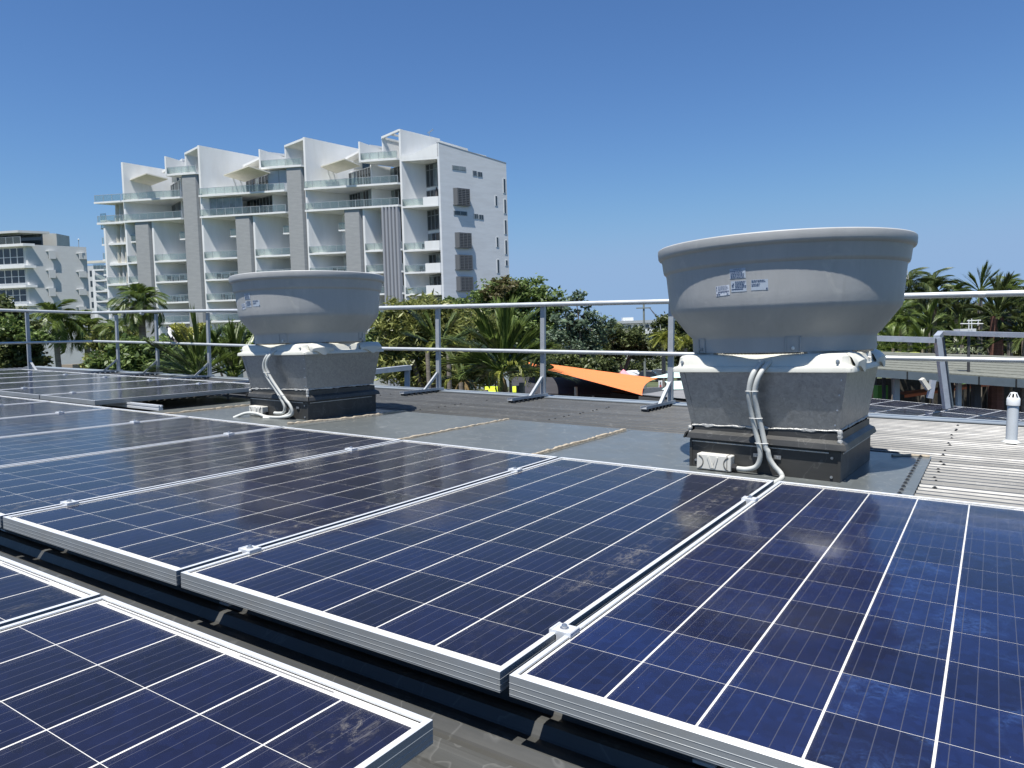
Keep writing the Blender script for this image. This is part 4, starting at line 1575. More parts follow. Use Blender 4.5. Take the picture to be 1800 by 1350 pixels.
def side_win(r, sc=4.219, ox=500, oy=220, n=2, hood=False, frame=None):
    x0, y0, x1, y1 = [v / sc for v in r]
    d0, zt0 = B1.side(ox + x0, oy + y0)
    d1, zt1 = B1.side(ox + x1, oy + y0 + (0.25 * (x1 - x0)) * 0.5)
    _, zb = B1.side(ox + x0, oy + y1)
    zt = zt0
    if hood:
        for (da, db, za, zc, a0, a1) in ((d0, d1, zt, zt + 0.10, -0.75, -0.15), (d0, d0 + .08, zb, zt - 0.002, -0.75, -0.15), (d1 - .08, d1, zb, zt - 0.002, -0.75, -0.15), (d0 - .1, d1 + .1, zb - 0.1, zb - 0.002, -0.78, -0.15)):
            pass
        h = MB()
        B1.box(h, -0.75, -0.15, d0, d1, zt, zt + 0.08)
        for dd in (d0, d1 - 0.06):
            B1.box(h, -0.75, -0.15, dd, dd + 0.06, zb, zt - 0.003)
        B1.box(h, -0.78, -0.15, d0 - .12, d1 + .12, zb - 0.10, zb - 0.003)
        hp = h.build('sun_hood', M_hood, apt)
        s_ = MB()
        k = 9
        for i in range(k):
            z = zb + (zt - zb) * (i + 0.5) / k
            B1.box(s_, -0.76, -0.72, d0 + .065, d1 - .065, z - 0.05, z + 0.10)
        for i in range(4):
            dd = d0 + .1 + (d1 - d0 - .2) * i / 3
            B1.box(s_, -0.80, -0.765, dd - .03, dd + .03, zb, zt)
        o = s_.build('screen_slat', M_hood, hp)
        o['kind'] = 'stuff'
    f = MB()
    B1.box(f, -0.20, -0.15, d0 - .06, d1 + .06, zb - .06, zt + .06)
    p = f.build('window', frame or M_wfr, apt)
    for i in range(n):
        g = MB()
        w = (d1 - d0) / n
        B1.box(g, -0.215, -0.205, d0 + w * i + .05, d0 + w * (i + 1) - .05, zb, zt)
        g.build('pane', M_winl if r[0] == 1237 else M_win, p)


side_win((1237, 300, 1333, 326), n=2)
side_win((1248, 636, 1343, 662), n=2)
for r in ((1243, 470, 1337, 588), (1256, 800, 1350, 905), (1258, 965, 1357, 1068), (1266, 1127, 1362, 1225), (1272, 1285, 1364, 1380)):
    side_win(r, n=3, hood=True)
for r in ((1389, 340, 1414, 370), (1425, 348, 1455, 378), (1398, 660, 1424, 690), (1434, 666, 1464, 695)):
    side_win(r, n=2)
for r in ((1613, 398, 1628, 500), (1618, 552, 1633, 652), (1622, 705, 1637, 805), (1626, 855, 1641, 955), (1630, 1003, 1646, 1040), (1553, 525, 1568, 595), (1562, 832, 1577, 902), (1567, 998, 1583, 1095), (1570, 1145, 1585, 1190)):
    side_win(r, n=1, frame=M_wfw)

# left end: screen of slanted fins, balconies
a8, a9 = F_['f8'], F_['f9']
for k in range(0, 7):
    z = ZL[k]
    zt = ZL[k + 1]
    bal = k in (1, 2, 3, 6) or k == 0
    slab(a8 + 0.14, a9 - 0.14 if k < 6 else a9 + 0.9, -0.35 if bal else 0.2, 3.2, z, 0.3)
    if k in (6,):
        balustrade(B1, apt, a8 + 0.14, a9 + 0.8, -0.3, z)
    elif k in (0, 1, 2, 3):
        balustrade(B1, apt, a8 + 0.2, a9 - 0.2, -0.3, z)
    plain(a8 + 0.14, a9 - 0.14, 3.0, z, zt - 0.3, mat=M_soffit)
    n = 4
    for i in range(n):
        a = a8 + 0.5 + (a9 - a8 - 1.0) * (i + 0.5) / n
        mb = MB()
        mb.bar(B1.P(a - 0.25, 1.0, z + 0.02), B1.P(a + 0.25, 1.5, zt - 0.32), 0.10, 0.9, up=(0.5, 0.8, 0))
        mb.build('slanted_fin', M_soffit if i % 2 else M_white, apt)
slab(a8 + 0.14, a9 + 1.0, -0.5, 4.0, ZL[7], 0.26)
balustrade(B1, apt, a8 + 0.14, a9 + 0.9, -0.45, ZL[7])
for py in (385, 398, 427, 454, 480, 506):
    _, z = B1.front(176, py + 2)
    slab(a9 + 0.14, a9 + 1.1, 0.3, 2.2, z, 0.25)
    balustrade(B1, apt, a9 + 0.2, a9 + 1.05, 0.33, z)

# roof antennas
an = thing('antenna', 'thin tv antenna on a mast above the white apartment roof', 'antenna')
b0 = at(756, 264, 108)
t0 = at(755, 233, 108)
MB().tube([b0, t0], 0.05, 5).build('mast', M_railb, an)
mb = MB()
c0, c1 = at(752, 234, 108), at(761, 228, 108)
mb.tube([c0, c1], 0.05, 4)
for i in range(5):
    p = c0.lerp(c1, i / 4)
    mb.tube([p + Vector((0, -0.5, 0)), p + Vector((0, 0.5, 0))], 0.03, 4)
mb.build('aerial', M_railb, an)
d2 = thing('satellite_dish', 'small dark dish and aerial cluster on the white apartment roof ridge', 'satellite dish')
c = at(739, 243, 107)
MB().tube([c + Vector((0, 0, -0.6)), c], 0.05, 5).build('mast', M_furn, d2)
MB().tube([c + Vector((-0.9, 0, 0.5)), c, c + Vector((0.4, 0, 0.45))], 0.05, 4).build('aerial', M_furn, d2)
MB().lathe([(0.0, c.z + 0.0), (0.25, c.z + 0.08), (0.32, c.z + 0.22)], 10, (c.x + .15, c.y)).build('dish', M_furn, d2)

# ================================================================ LEFT APARTMENT BLOCK
B2 = Skew(tuple(at(50, 500, 116.0))[:2], (-0.987, 0.159), (0.86, 0.51))
lf = thing('apartment_building', 'lower pale grey apartment block at the far left with box window hoods', 'building')
s2 = lambda px, py: B2.side(px, py)
DE = s2(153, 480)[0]
zt0 = s2(53, 430)[1]
zt1 = s2(152, 434.7)[1]
M_lw = PM('pale_grey_render', (0.56, 0.57, 0.56), 0.8, 0, 0.05, 0.8, 0.15, 4, stretch=(1, 1, 2))
mb = MB()
p = [B2.P(0.14, 0, 0), B2.P(-0.14, 0, 0), B2.P(-0.14, DE, 0), B2.P(0.14, DE, 0), B2.P(0.14, 0, zt0), B2.P(-0.14, 0, zt0), B2.P(-0.14, DE, zt0 - 0.1), B2.P(0.14, DE, zt0 - 0.1)]
mb.add(p, [(0, 1, 2, 3), (7, 6, 5, 4), (4, 5, 1, 0), (5, 6, 2, 1), (6, 7, 3, 2), (7, 4, 0, 3)])
mb.build('side_wall', M_lw, lf)


def b2box(name, mat, a0, a1, d0, d1, z0, z1):
    m_ = MB()
    B2.box(m_, a0, a1, d0, d1, z0, z1)
    return m_.build(name, mat, lf)


b2box('front_wall', M_white, 0.15, 22, 0.5, 0.8, 0, zt0 - .2)
zsl = [B2.front(46, y_)[1] for y_ in (428.5, 467, 501.3, 534)]
zsl += [zsl[-1] - 3.07, zsl[-1] - 6.14]
for i, z in enumerate(zsl):
    b2box('floor_slab', M_white, -1.0, 22, -1.1, 0.45, z - 0.4, z)
    if i > 0:
        zt = zsl[i - 1] - 0.4
        glazing(B2, lf, 1.0, 5.9, 0.44, z + 0.35, zt - 0.1, 1.22, seedn=i, mat=M_win, transom=z + 1.4, frame=M_wfw)
        glazing(B2, lf, 6.4, 15.2, 0.44, z + 0.35, zt - 0.1, 1.25, seedn=i, mat=M_win, transom=z + 1.4, frame=M_wfw)
b2box('roof_wall', M_win, 0.5, 22, 2.5, 2.7, zt0, zt0 + 2.0)
balustrade(B2, lf, -0.3, 18, -0.9, zsl[0] + 0.02, 1.1)
b2box('roof_canopy', M_lw, -0.4, 22, -1.2, 3.0, B2.front(20, 411)[1], B2.front(20, 407)[1])
w0, w1 = at(59.5, 409, 118.5), at(99, 411, 120)
MB().para(Vector((w0.x, w0.y, zt0 - 1)), Vector((w1.x - w0.x, w1.y - w0.y, 0)), Vector((0.3, 3, 0)), (0, 0, w0.z - zt0 + 1)).build('lift_tower', M_soffit, lf)
for (cx0, cx1, ys, dn) in ((86.5, 98.5, (441, 474.5, 506.5, 540), 14.5), (139.5, 152.5, (445, 477, 508, 539), 11)):
    for i, y0 in enumerate(ys):
        d0, zt = s2(cx0, y0)
        d1, _ = s2(cx1, y0)
        zb = s2(cx0, y0 + dn)[1]
        h = MB()
        d0 -= 0.62
        d1 -= 0.62
        B2.box(h, -0.75, -0.15, d0, d1, zt - 0.12, zt)
        B2.box(h, -0.75, -0.68, d0, d1, zb, zt - 0.123)
        hp = h.build('window_hood', M_lw, lf)
        h = MB()
        B2.box(h, -0.155, -0.145, d0 + 0.35, d1 - 0.15, zb + 0.1, zt - 0.3)
        h.build('window', M_win, lf)
lp = thing('mast', 'thin mast with a white globe on the left apartment roof', 'mast')
q0, q1 = at(138.5, 434, 119), at(138, 421, 119)
MB().tube([q0, q1], 0.05, 5).build('pole', M_railb, lp)
MB().lathe([(0, q1.z - .15), (0.16, q1.z), (0, q1.z + .15)], 8, (q1.x, q1.y)).build('globe', M_wfw, lp)

# block glimpsed between the two
B3 = Skew(tuple(at(165, 500, 150.0))[:2], (-0.987, 0.159), (1, 0.05))
mf = thing('apartment_building', 'narrow pale block glimpsed between the two apartment buildings', 'building')
m_ = MB()
B3.box(m_, 0, 1.6, 0.2, 10, 0, B3.front(160, 467)[1])
B3.box(m_, -6, 0, 3, 10, 0, B3.front(175, 462)[1])
m_.build('wall', M_lw, mf)
m_ = MB()
B3.box(m_, -6, 1.6, -0.6, 10, B3.front(160, 463)[1], B3.front(160, 458.5)[1])
m_.build('roof', M_soffit, mf)
for i, py in enumerate((473, 492, 511, 529, 547)):
    z = B3.front(176, py)[1]
    m_ = MB()
    B3.box(m_, -2.6, 0, 0, 2.9, z - 0.3, z)
    m_.build('balcony_slab', M_white, mf)
    m_ = MB()
    B3.box(m_, -2.4, -0.2, 2.6, 2.9, z - 2.0, z - 0.4)
    m_.build('window', M_win, mf)
    balustrade(B3, mf, -2.5, -0.05, 0.05, z, 1.0, 0.8)
m_ = MB()
B3.box(m_, -0.25, 0.1, -0.1, 0.2, 0, B3.front(166, 475)[1])
m_.build('column', M_white, mf)
for i, py in enumerate((482, 500, 519, 537)):
    z = B3.front(157, py)[1]
    m_ = MB()
    B3.box(m_, 0.5, 0.9, 0.1, 0.19, z - 0.5, z + 0.7)
    m_.build('window', M_win, mf)

# ================================================================ FAR LOW BUILDINGS, POWER POLE
fb = thing('flat_building', 'distant low flat roofed building above the trees, with a power pole before it', 'building')
a, b = at(1086, 566, 210), at(1168, 560.5, 210)
MB().para((a.x, a.y, a.z - 0.5), (b.x - a.x, 0, 0), (0, 20, 0), (0, 0, 0.8)).build('roof', PM('far_roof', (0.42, 0.44, 0.46), 0.6), fb)
MB().para((a.x + .8, a.y + 1, 0), (b.x - a.x - 1.6, 0, 0), (0, 18, 0), (0, 0, a.z - 0.6)).build('wall', M_lw, fb)
for i in range(7):
    x = a.x + 3 + i * 1.7
    MB().box(x, x + 1.0, a.y + 0.9, a.y + 0.99, a.z - 2.1, a.z - 1.0).build('window', M_win, fb)
MB().box(a.x + 2.6, b.x - 1, a.y - 0.4, a.y + 0.8, a.z - 3.6, a.z - 2.3).build('spandrel', M_white, fb)
MB().box(a.x + 2, a.x + 5, a.y + 3, a.y + 6, a.z + 0.3, a.z + 1.3).build('plant_room', M_white, fb)
f2_ = thing('low_building', 'distant beige roofed building glimpsed through the airy tree', 'building')
a, b = at(972, 581, 150), at(1000, 579, 150)
MB().para((a.x - 6, a.y, 0), (b.x - a.x + 10, 0, 0), (0, 12, 0), (0, 0, a.z - .3)).build('wall', M_lw, f2_)
MB().para((a.x - 7, a.y - 1, a.z - .3), (b.x - a.x + 12, 0, 0), (0, 14, 0), (0, 0, 0.5)).build('roof', PM('beige_roof', (0.42, 0.36, 0.30), 0.8), f2_)
pp = thing('power_pole', 'grey power pole with crossarms and wires left of the right fan', 'power pole')
p0, p1 = at(1134, 640, 95), at(1131.5, 535, 95)
M_pole = PM('weathered_pole', (0.20, 0.22, 0.19), 0.9, 0, 0.2, 2)
MB().tube([(p1.x, p1.y, 0), p1], [0.17, 0.12], 8).build('pole', M_pole, pp)
for dz, w in ((0.55, 1.0), (3.2, 0.9), (5.2, 1.0)):
    MB().box(p1.x - w, p1.x + w * 0.9, p1.y - .2, p1.y - .1, p1.z - dz, p1.z - dz + .14).build('crossarm', M_pole, pp)
for (dz, ex, ey) in ((0.4, 1210, 560), (0.4, 1230, 566), (3.0, 1215, 571)):
    e = at(ex, ey, 60)
    s_ = Vector((p1.x + .7, p1.y, p1.z - dz))
    MB().tube([s_.lerp(e, t) - Vector((0, 0, 1.2 * math.sin(math.pi * t))) for t in [i / 8 for i in range(9)]], 0.035, 4, cap=False).build('wire', M_furn, pp)

# ================================================================ VEGETATION
def leaf_mat(name, lo, hi, rough=0.5, trans=0.32):
    m, nt, b = new_mat(name)
    ge = nt.nodes.new('ShaderNodeNewGeometry')
    r = ramp(nt, ge.outputs['Random Per Island'], [(0.0, lo), (0.75, hi), (1.0, tuple(min(1, c * 1.5) for c in hi))]).outputs[0]
    nt.links.new(r, b.inputs['Base Color'])
    b.inputs['Roughness'].default_value = rough
    b.inputs['Specular IOR Level'].default_value = 0.45
    out = nt.nodes['Material Output']
    tl = nt.nodes.new('ShaderNodeBsdfTranslucent')
    nt.links.new(r, tl.inputs[0])
    mx = nt.nodes.new('ShaderNodeMixShader')
    mx.inputs[0].default_value = trans
    nt.links.new(b.outputs[0], mx.inputs[1])
    nt.links.new(tl.outputs[0], mx.inputs[2])
    nt.links.new(mx.outputs[0], out.inputs[0])
    return m


L_olive = leaf_mat('olive_leaves', (0.0732, 0.0976, 0.0220), (0.2623, 0.2745, 0.0854), 0.36)
L_dark = leaf_mat('dark_green_leaves', (0.0366, 0.0549, 0.0171), (0.1196, 0.1440, 0.0488))
L_mid = leaf_mat('mid_green_leaves', (0.0595, 0.1024, 0.0261), (0.1767, 0.2419, 0.0708))
L_airy = leaf_mat('blue_green_leaves', (0.0610, 0.0992, 0.0610), (0.1678, 0.2288, 0.1448))
L_rust = leaf_mat('rusty_tip_leaves', (0.085, 0.075, 0.030), (0.150, 0.135, 0.060))
L_yell = leaf_mat('yellow_green_leaves', (0.1830, 0.1983, 0.0381), (0.3965, 0.3965, 0.0915))
L_palm = leaf_mat('palm_leaflets', (0.0534, 0.0915, 0.0183), (0.1602, 0.2135, 0.0534), 0.38)
L_palmd = leaf_mat('dark_palm_leaflets', (0.034, 0.055, 0.016), (0.120, 0.150, 0.050), 0.34)
L_palmy = leaf_mat('golden_palm_leaflets', (0.1297, 0.1602, 0.0274), (0.3050, 0.3202, 0.0686), 0.4)
L_dead = leaf_mat('dry_leaflets', (0.16, 0.11, 0.05), (0.30, 0.22, 0.10), 0.7)
L_pale = leaf_mat('pale_spiky_leaves', (0.20, 0.24, 0.14), (0.45, 0.50, 0.33), 0.5)
M_bark = PM('grey_brown_bark', (0.14, 0.115, 0.09), 0.95, 0, 0.35, 3, 0.6, 12, stretch=(1, 1, 0.3))
M_barkp = PM('ringed_palm_trunk', (0.22, 0.19, 0.155), 0.9, 0, 0.3, 6, 0.5, 10, stretch=(0.3, 0.3, 4))
M_barkr = PM('reddish_palm_trunk', (0.16, 0.075, 0.055), 0.9, 0, 0.3, 6, 0.4, 10, stretch=(0.3, 0.3, 4))


def quads_mesh(name, V, mat):
    """V: (n,4,3) array of leaf corners"""
    n = V.shape[0]
    me = bpy.data.meshes.new(name)
    me.vertices.add(n * 4)
    me.vertices.foreach_set('co', V.reshape(-1).astype(np.float32))
    me.loops.add(n * 4)
    me.loops.foreach_set('vertex_index', np.arange(n * 4, dtype=np.int32))
    me.polygons.add(n)
    me.polygons.foreach_set('loop_start', np.arange(0, n * 4, 4, dtype=np.int32))
    me.polygons.foreach_set('loop_total', np.full(n, 4, dtype=np.int32))
    me.update(calc_edges=True)
    me.materials.append(mat)
    return me


def leaf_cloud(blobs, n, leaf, seedn, aspect=2.2, clump=0.22, droop=0.0, clumps_per=26, shell=0.75):
    g = np.random.default_rng(seedn)
    vol = np.array([max(b[1][0] * b[1][1] * b[1][2], 1e-3) ** 0.67 for b in blobs])
    share = (vol / vol.sum() * n).astype(int)
    P = []
    for (c, r), k in zip(blobs, share):
        c, r = np.array(c), np.array(r)
        m = max(6, int(clumps_per))
        d = g.normal(size=(m, 3))
        d /= np.linalg.norm(d, axis=1)[:, None]
        rad = shell + (1 - shell) * g.random(m)
        inner = g.random(m) < 0.25
        rad[inner] *= g.random(inner.sum()) * 0.7 + 0.2
        cc = c + d * rad[:, None] * r * (1 + 0.12 * g.normal(size=(m, 1)))
        idx = g.integers(0, m, k)
        sz = clump * (0.5 + g.random(m))
        off = g.normal(size=(k, 3)) * 0.55
        off[:, 2] *= 0.7
        P.append(cc[idx] + off * sz[idx][:, None] * r.mean() * 1.5)
    P = np.concatenate(P)
    k = len(P)
    a = g.normal(size=(k, 3))
    a[:, 2] = a[:, 2] * 0.6 - droop
    a /= np.linalg.norm(a, axis=1)[:, None]
    nrm = g.normal(size=(k, 3)) + np.array([0, 0, 0.9])
    b = np.cross(a, nrm)
    b /= np.linalg.norm(b, axis=1)[:, None] + 1e-9
    s = leaf * (0.6 + 0.8 * g.random(k))[:, None]
    a = a * s
    b = b * s / aspect
    V = np.stack([P - a * 0.5, P + b * 0.5 + a * 0.05, P + a * 0.5, P - b * 0.5 + a * 0.05], axis=1)
    return V


def px_blobs(Y, ells, depth=0.8):
    out = []
    for (px, py, rx, ry) in ells:
        c = at(px, py, Y)
        k = Y / FOC
        out.append(((c.x, c.y, c.z), (rx * k, rx * k * depth, ry * k)))
    return out


def broad_tree(name, label, Y, ells, n, leaf, mat, seedn, group=None, cat='tree', base_px=None, aspect=2.2, clump=0.22, cp=26, extra=None, tr=0.22, droop=0.0, shell=0.75):
    blobs = px_blobs(Y, ells)
    q = random.Random(seedn)
    cx = sum(b[0][0] for b in blobs) / len(blobs) if base_px is None else at(base_px, 600, Y).x
    cy = sum(b[0][1] for b in blobs) / len(blobs)
    t = thing(name, label, cat, T(cx, cy, 0), group)
    inv = np.array([cx, cy, 0.0])
    V = leaf_cloud(blobs, n, leaf, seedn, aspect, clump, droop, cp, shell) - inv
    obj('crown', quads_mesh('crown', V, mat), t)['kind'] = 'stuff'
    if extra:
        V = leaf_cloud(px_blobs(Y - 1, extra[0]), extra[1], leaf, seedn + 5, aspect, clump, droop, cp, 0.9) - inv
        obj('leaf_tips', quads_mesh('leaf_tips', V, extra[2]), t)['kind'] = 'stuff'
    zc = min(b[0][2] - b[1][2] * 0.5 for b in blobs)
    zc = max(zc, 0.8)
    fork = Vector((q.uniform(-.3, .3), q.uniform(-.3, .3), zc * 0.75))
    mb = MB().tube([(0, 0, 0), (fork.x * .5, fork.y * .5, fork.z * .5), fork], [tr * 1.3, tr, tr * 0.8], 8)
    mb.build('trunk', M_bark, t)
    for b in blobs:
        e = Vector(b[0]) - Vector(inv.tolist()) + Vector((0, 0, b[1][2] * 0.3))
        m_ = fork.lerp(e, 0.5) + Vector((q.uniform(-.4, .4), q.uniform(-.4, .4), 0.3))
        MB().tube([fork, fork.lerp(m_, .5), m_, e], [tr * 0.6, tr * 0.5, tr * 0.35, tr * 0.12], 6).build('limb', M_bark, t)
        for _ in range(4):
            w = Vector((q.uniform(-1, 1) * b[1][0], q.uniform(-1, 1) * b[1][1], q.uniform(-.6, .9) * b[1][2]))
            MB().tube([m_.lerp(e, q.random()), e + w * 0.75], [tr * 0.2, tr * 0.06], 4).build('branch', M_bark, t)
    return t


GT = 'trees beyond the roof edge'
broad_tree('broadleaf_tree', 'tall dense tree with rusty tips right of the white gable wall', 52,
           [(880, 515, 42, 26), (930, 515, 34, 28), (845, 548, 46, 34), (905, 560, 60, 44), (965, 545, 26, 34), (950, 600, 50, 40), (800, 565, 40, 30)], 26000, 0.30, L_mid, 11, GT,
           extra=([(882, 503, 30, 14), (872, 515, 26, 12)], 900, L_rust), cp=34)
broad_tree('airy_tree', 'airy blue green tree with sky showing through, rising beside the dense one', 44,
           [(1012, 522, 17, 11), (990, 532, 11, 8), (1032, 535, 11, 8), (1008, 560, 36, 17), (1035, 582, 32, 22), (985, 590, 28, 22), (1062, 570, 22, 18), (1015, 610, 40, 22)], 5600, 0.26, L_airy, 12, GT,
           base_px=1018, clump=0.20, cp=22, tr=0.14)
broad_tree('bamboo_clump', 'light olive bamboo like thicket left of the first palm', 22,
           [(700, 590, 40, 50), (745, 575, 44, 48), (790, 590, 44, 50), (835, 590, 44, 48), (720, 640, 50, 40), (790, 645, 60, 40), (850, 650, 44, 34), (760, 548, 40, 22), (700, 560, 34, 30)], 24000, 0.26, L_olive, 13, GT,
           aspect=5.5, clump=0.26, cp=40, droop=0.5, shell=0.6)
broad_tree('broadleaf_tree', 'dark leafy tree behind the bamboo, just right of the left fan', 34,
           [(690, 570, 34, 26), (735, 545, 36, 18), (680, 620, 40, 40), (790, 540, 34, 14)], 12000, 0.26, L_mid, 14, GT)
broad_tree('broadleaf_tree', 'low rounded tree behind the orange sail and parked cars', 64,
           [(1060, 600, 44, 30), (1105, 600, 44, 26), (1060, 622, 40, 20), (1130, 612, 30, 18)], 15000, 0.32, L_dark, 15, GT, tr=0.2)
broad_tree('broadleaf_tree', 'round dark tree close against the left side of the right fan', 58,
           [(1190, 590, 32, 34), (1165, 575, 22, 18), (1220, 600, 36, 40), (1200, 625, 34, 20)], 13000, 0.30, L_dark, 16, GT, tr=0.2)
broad_tree('broadleaf_tree', 'shady tree over the left end of the orange sail', 40,
           [(985, 640, 44, 26), (1030, 650, 44, 20), (945, 655, 40, 26), (1060, 645, 30, 14)], 12000, 0.24, L_dark, 17, GT, tr=0.15)
broad_tree('broadleaf_tree', 'dark glossy tree at the far left edge', 27,
           [(5, 560, 36, 34), (30, 590, 36, 36), (50, 625, 24, 38), (10, 625, 46, 40), (-20, 580, 30, 50), (45, 645, 40, 28)], 16000, 0.20, L_dark, 18, GT,
           extra=([(55, 590, 26, 14), (10, 575, 26, 14)], 1500, L_mid))
broad_tree('shrub', 'green hedge shrub below the fence, right of the slender palms', 19,
           [(225, 630, 34, 34), (275, 628, 44, 34), (320, 640, 44, 26), (190, 640, 26, 34), (255, 650, 60, 24)], 12000, 0.15, L_mid, 19, GT, 'shrub', tr=0.06)
broad_tree('shrub', 'yellow green clipped shrub behind the bird', 46,
           [(318, 580, 20, 14), (352, 578, 15, 12), (335, 600, 30, 20)], 6000, 0.18, L_yell, 20, GT, 'shrub', tr=0.08)
broad_tree('broadleaf_tree', 'rounded tree hugging the left side of the left fan', 40,
           [(415, 592, 30, 24), (388, 612, 28, 22), (430, 615, 34, 30), (365, 600, 22, 20)], 9000, 0.22, L_mid, 21, GT, tr=0.12)
broad_tree('broadleaf_tree', 'brownish green tree between the slender palms and the white block', 36,
           [(185, 610, 26, 30), (205, 590, 24, 20), (170, 640, 24, 24), (232, 600, 26, 26)], 9000, 0.2, L_olive, 22, GT, tr=0.12)
# dense planting behind the pavilion on the right
for i, (ex, ey, rx, ry, Y, m_) in enumerate(((1600, 575, 40, 46, 50, L_mid), (1660, 570, 40, 44, 52, L_mid), (1722, 570, 44, 48, 51, L_dark), (1790, 565, 50, 52, 52, L_mid), (1850, 580, 50, 50, 50, L_dark))):
    broad_tree('shrub', ('dense dark planting against the right fan bowl', 'mid green planting left of the thick palm trunk', 'dark planting round the thick red palm trunk',
                         'mid green planting at the right edge', 'dark planting past the right edge')[i], Y,
               [(ex, ey, rx, ry), (ex - 10, ey + 20, rx, ry * 0.8)], 15000, 0.26, m_, 40 + i, 'planting behind the pavilion', 'shrub', tr=0.08)
# far wood closing the view
V = leaf_cloud([((x, 135 + 6 * math.sin(x * .3), 3.2), (5.0, 3.0, 3.6 + 0.8 * math.sin(x * .7))) for x in range(-70, 75, 5)], 60000, 0.55, 60, 2.2, 0.24, 0, 26)
obj('distant_wood', quads_mesh('distant_wood', V, L_dark))['kind'] = 'stuff'
V = leaf_cloud([((x, 300, 5.0), (14, 6, 5.4 + 1.2 * math.sin(x * .13))) for x in range(-220, 230, 18)], 30000, 1.3, 61, 2.2, 0.24, 0, 26)
obj('distant_wood', quads_mesh('distant_wood', V, L_mid))['kind'] = 'stuff'


def frond_mesh(name, mat, n=30, rise=0.35, droop=0.75, lf=0.34, fwd=0.6, vee=0.35, sag=0.25, width=0.016, seedn=0, taper0=0.35):
    """a feather frond of unit length along +x with real leaflets"""
    g = np.random.default_rng(seedn)
    def rib(t):
        return np.array([t * (1 - 0.18 * droop * t), 0.0, rise * t - droop * t * t * 0.6])
    V = []
    for i in range(14):
        a, b = rib(i / 14), rib((i + 1) / 14)
        w0 = 0.012 * (1 - i / 14) + 0.003
        V.append([a + [0, -w0, 0], b + [0, -w0 * .9, 0], b + [0, w0 * .9, 0], a + [0, w0, 0]])
        V.append([a + [0, 0, -w0], b + [0, 0, -w0 * .9], b + [0, 0, w0 * .9], a + [0, 0, w0]])
    for i in range(n):
        t = 0.16 + 0.84 * i / (n - 1)
        o = rib(t)
        d = rib(min(t + .02, 1.02)) - rib(t)
        d /= np.linalg.norm(d)
        L = lf * (math.sin(math.pi * min(1, (t * (1 - taper0) + taper0))) ** 0.6 + 0.12) * (0.85 + 0.3 * g.random())
        for sgn in (-1, 1):
            side = np.array([0, sgn, 0.0])
            dirv = side * (1 - fwd * 0.5) + d * fwd * (0.8 + 0.4 * g.random()) + np.array([0, 0, vee * (0.6 + 0.8 * g.random())])
            dirv /= np.linalg.norm(dirv)
            wv = np.cross(dirv, [0, 0, 1.0]) * 0.6 + d * 0.4
            wv = wv / np.linalg.norm(wv) * width * (0.8 + 0.4 * g.random())
            m = o + dirv * L * 0.55
            e = o + dirv * L + np.array([0, 0, -sag * L * (0.6 + 0.8 * g.random())])
            V.append([o - wv * .5, m - wv, m + wv, o + wv * .5])
            V.append([m - wv, e, e + wv * .15, m + wv])
    return quads_mesh(name, np.array(V), mat)


FR = {
    'coco': [frond_mesh('frond', L_palm, 38, 0.55, 1.2, 0.36, 0.7, 0.10, 0.6, 0.015, s_) for s_ in (1, 2)],
    'cocod': [frond_mesh('frond', L_palmd, 38, 0.55, 1.2, 0.36, 0.7, 0.10, 0.6, 0.015, s_) for s_ in (3, 4)],
    'cane': [frond_mesh('frond', L_palm, 34, 0.25, 0.45, 0.42, 1.5, 0.25, 0.12, 0.012, s_) for s_ in (5, 6)],
    'caned': [frond_mesh('frond', L_palmd, 34, 0.25, 0.45, 0.42, 1.5, 0.25, 0.12, 0.012, s_) for s_ in (7, 8)],
    'gold': [frond_mesh('frond', L_palmy, 34, 0.85, 1.9, 0.24, 0.6, 0.3, 0.4, 0.016, s_) for s_ in (9, 10)],
    'spike': [frond_mesh('frond', L_palm, 20, 0.10, 0.25, 0.55, 2.2, 0.3, 0.05, 0.014, s_, 0.1) for s_ in (11, 12)],
    'pale': [frond_mesh('frond', L_pale, 8, 0.3, 0.6, 0.5, 3.0, 0.2, 0.1, 0.05, 21, 0.1)],
    'dead': [frond_mesh('frond', L_dead, 20, 0.1, 1.3, 0.30, 1.0, 0.0, 0.6, 0.018, s_) for s_ in (13,)],
}


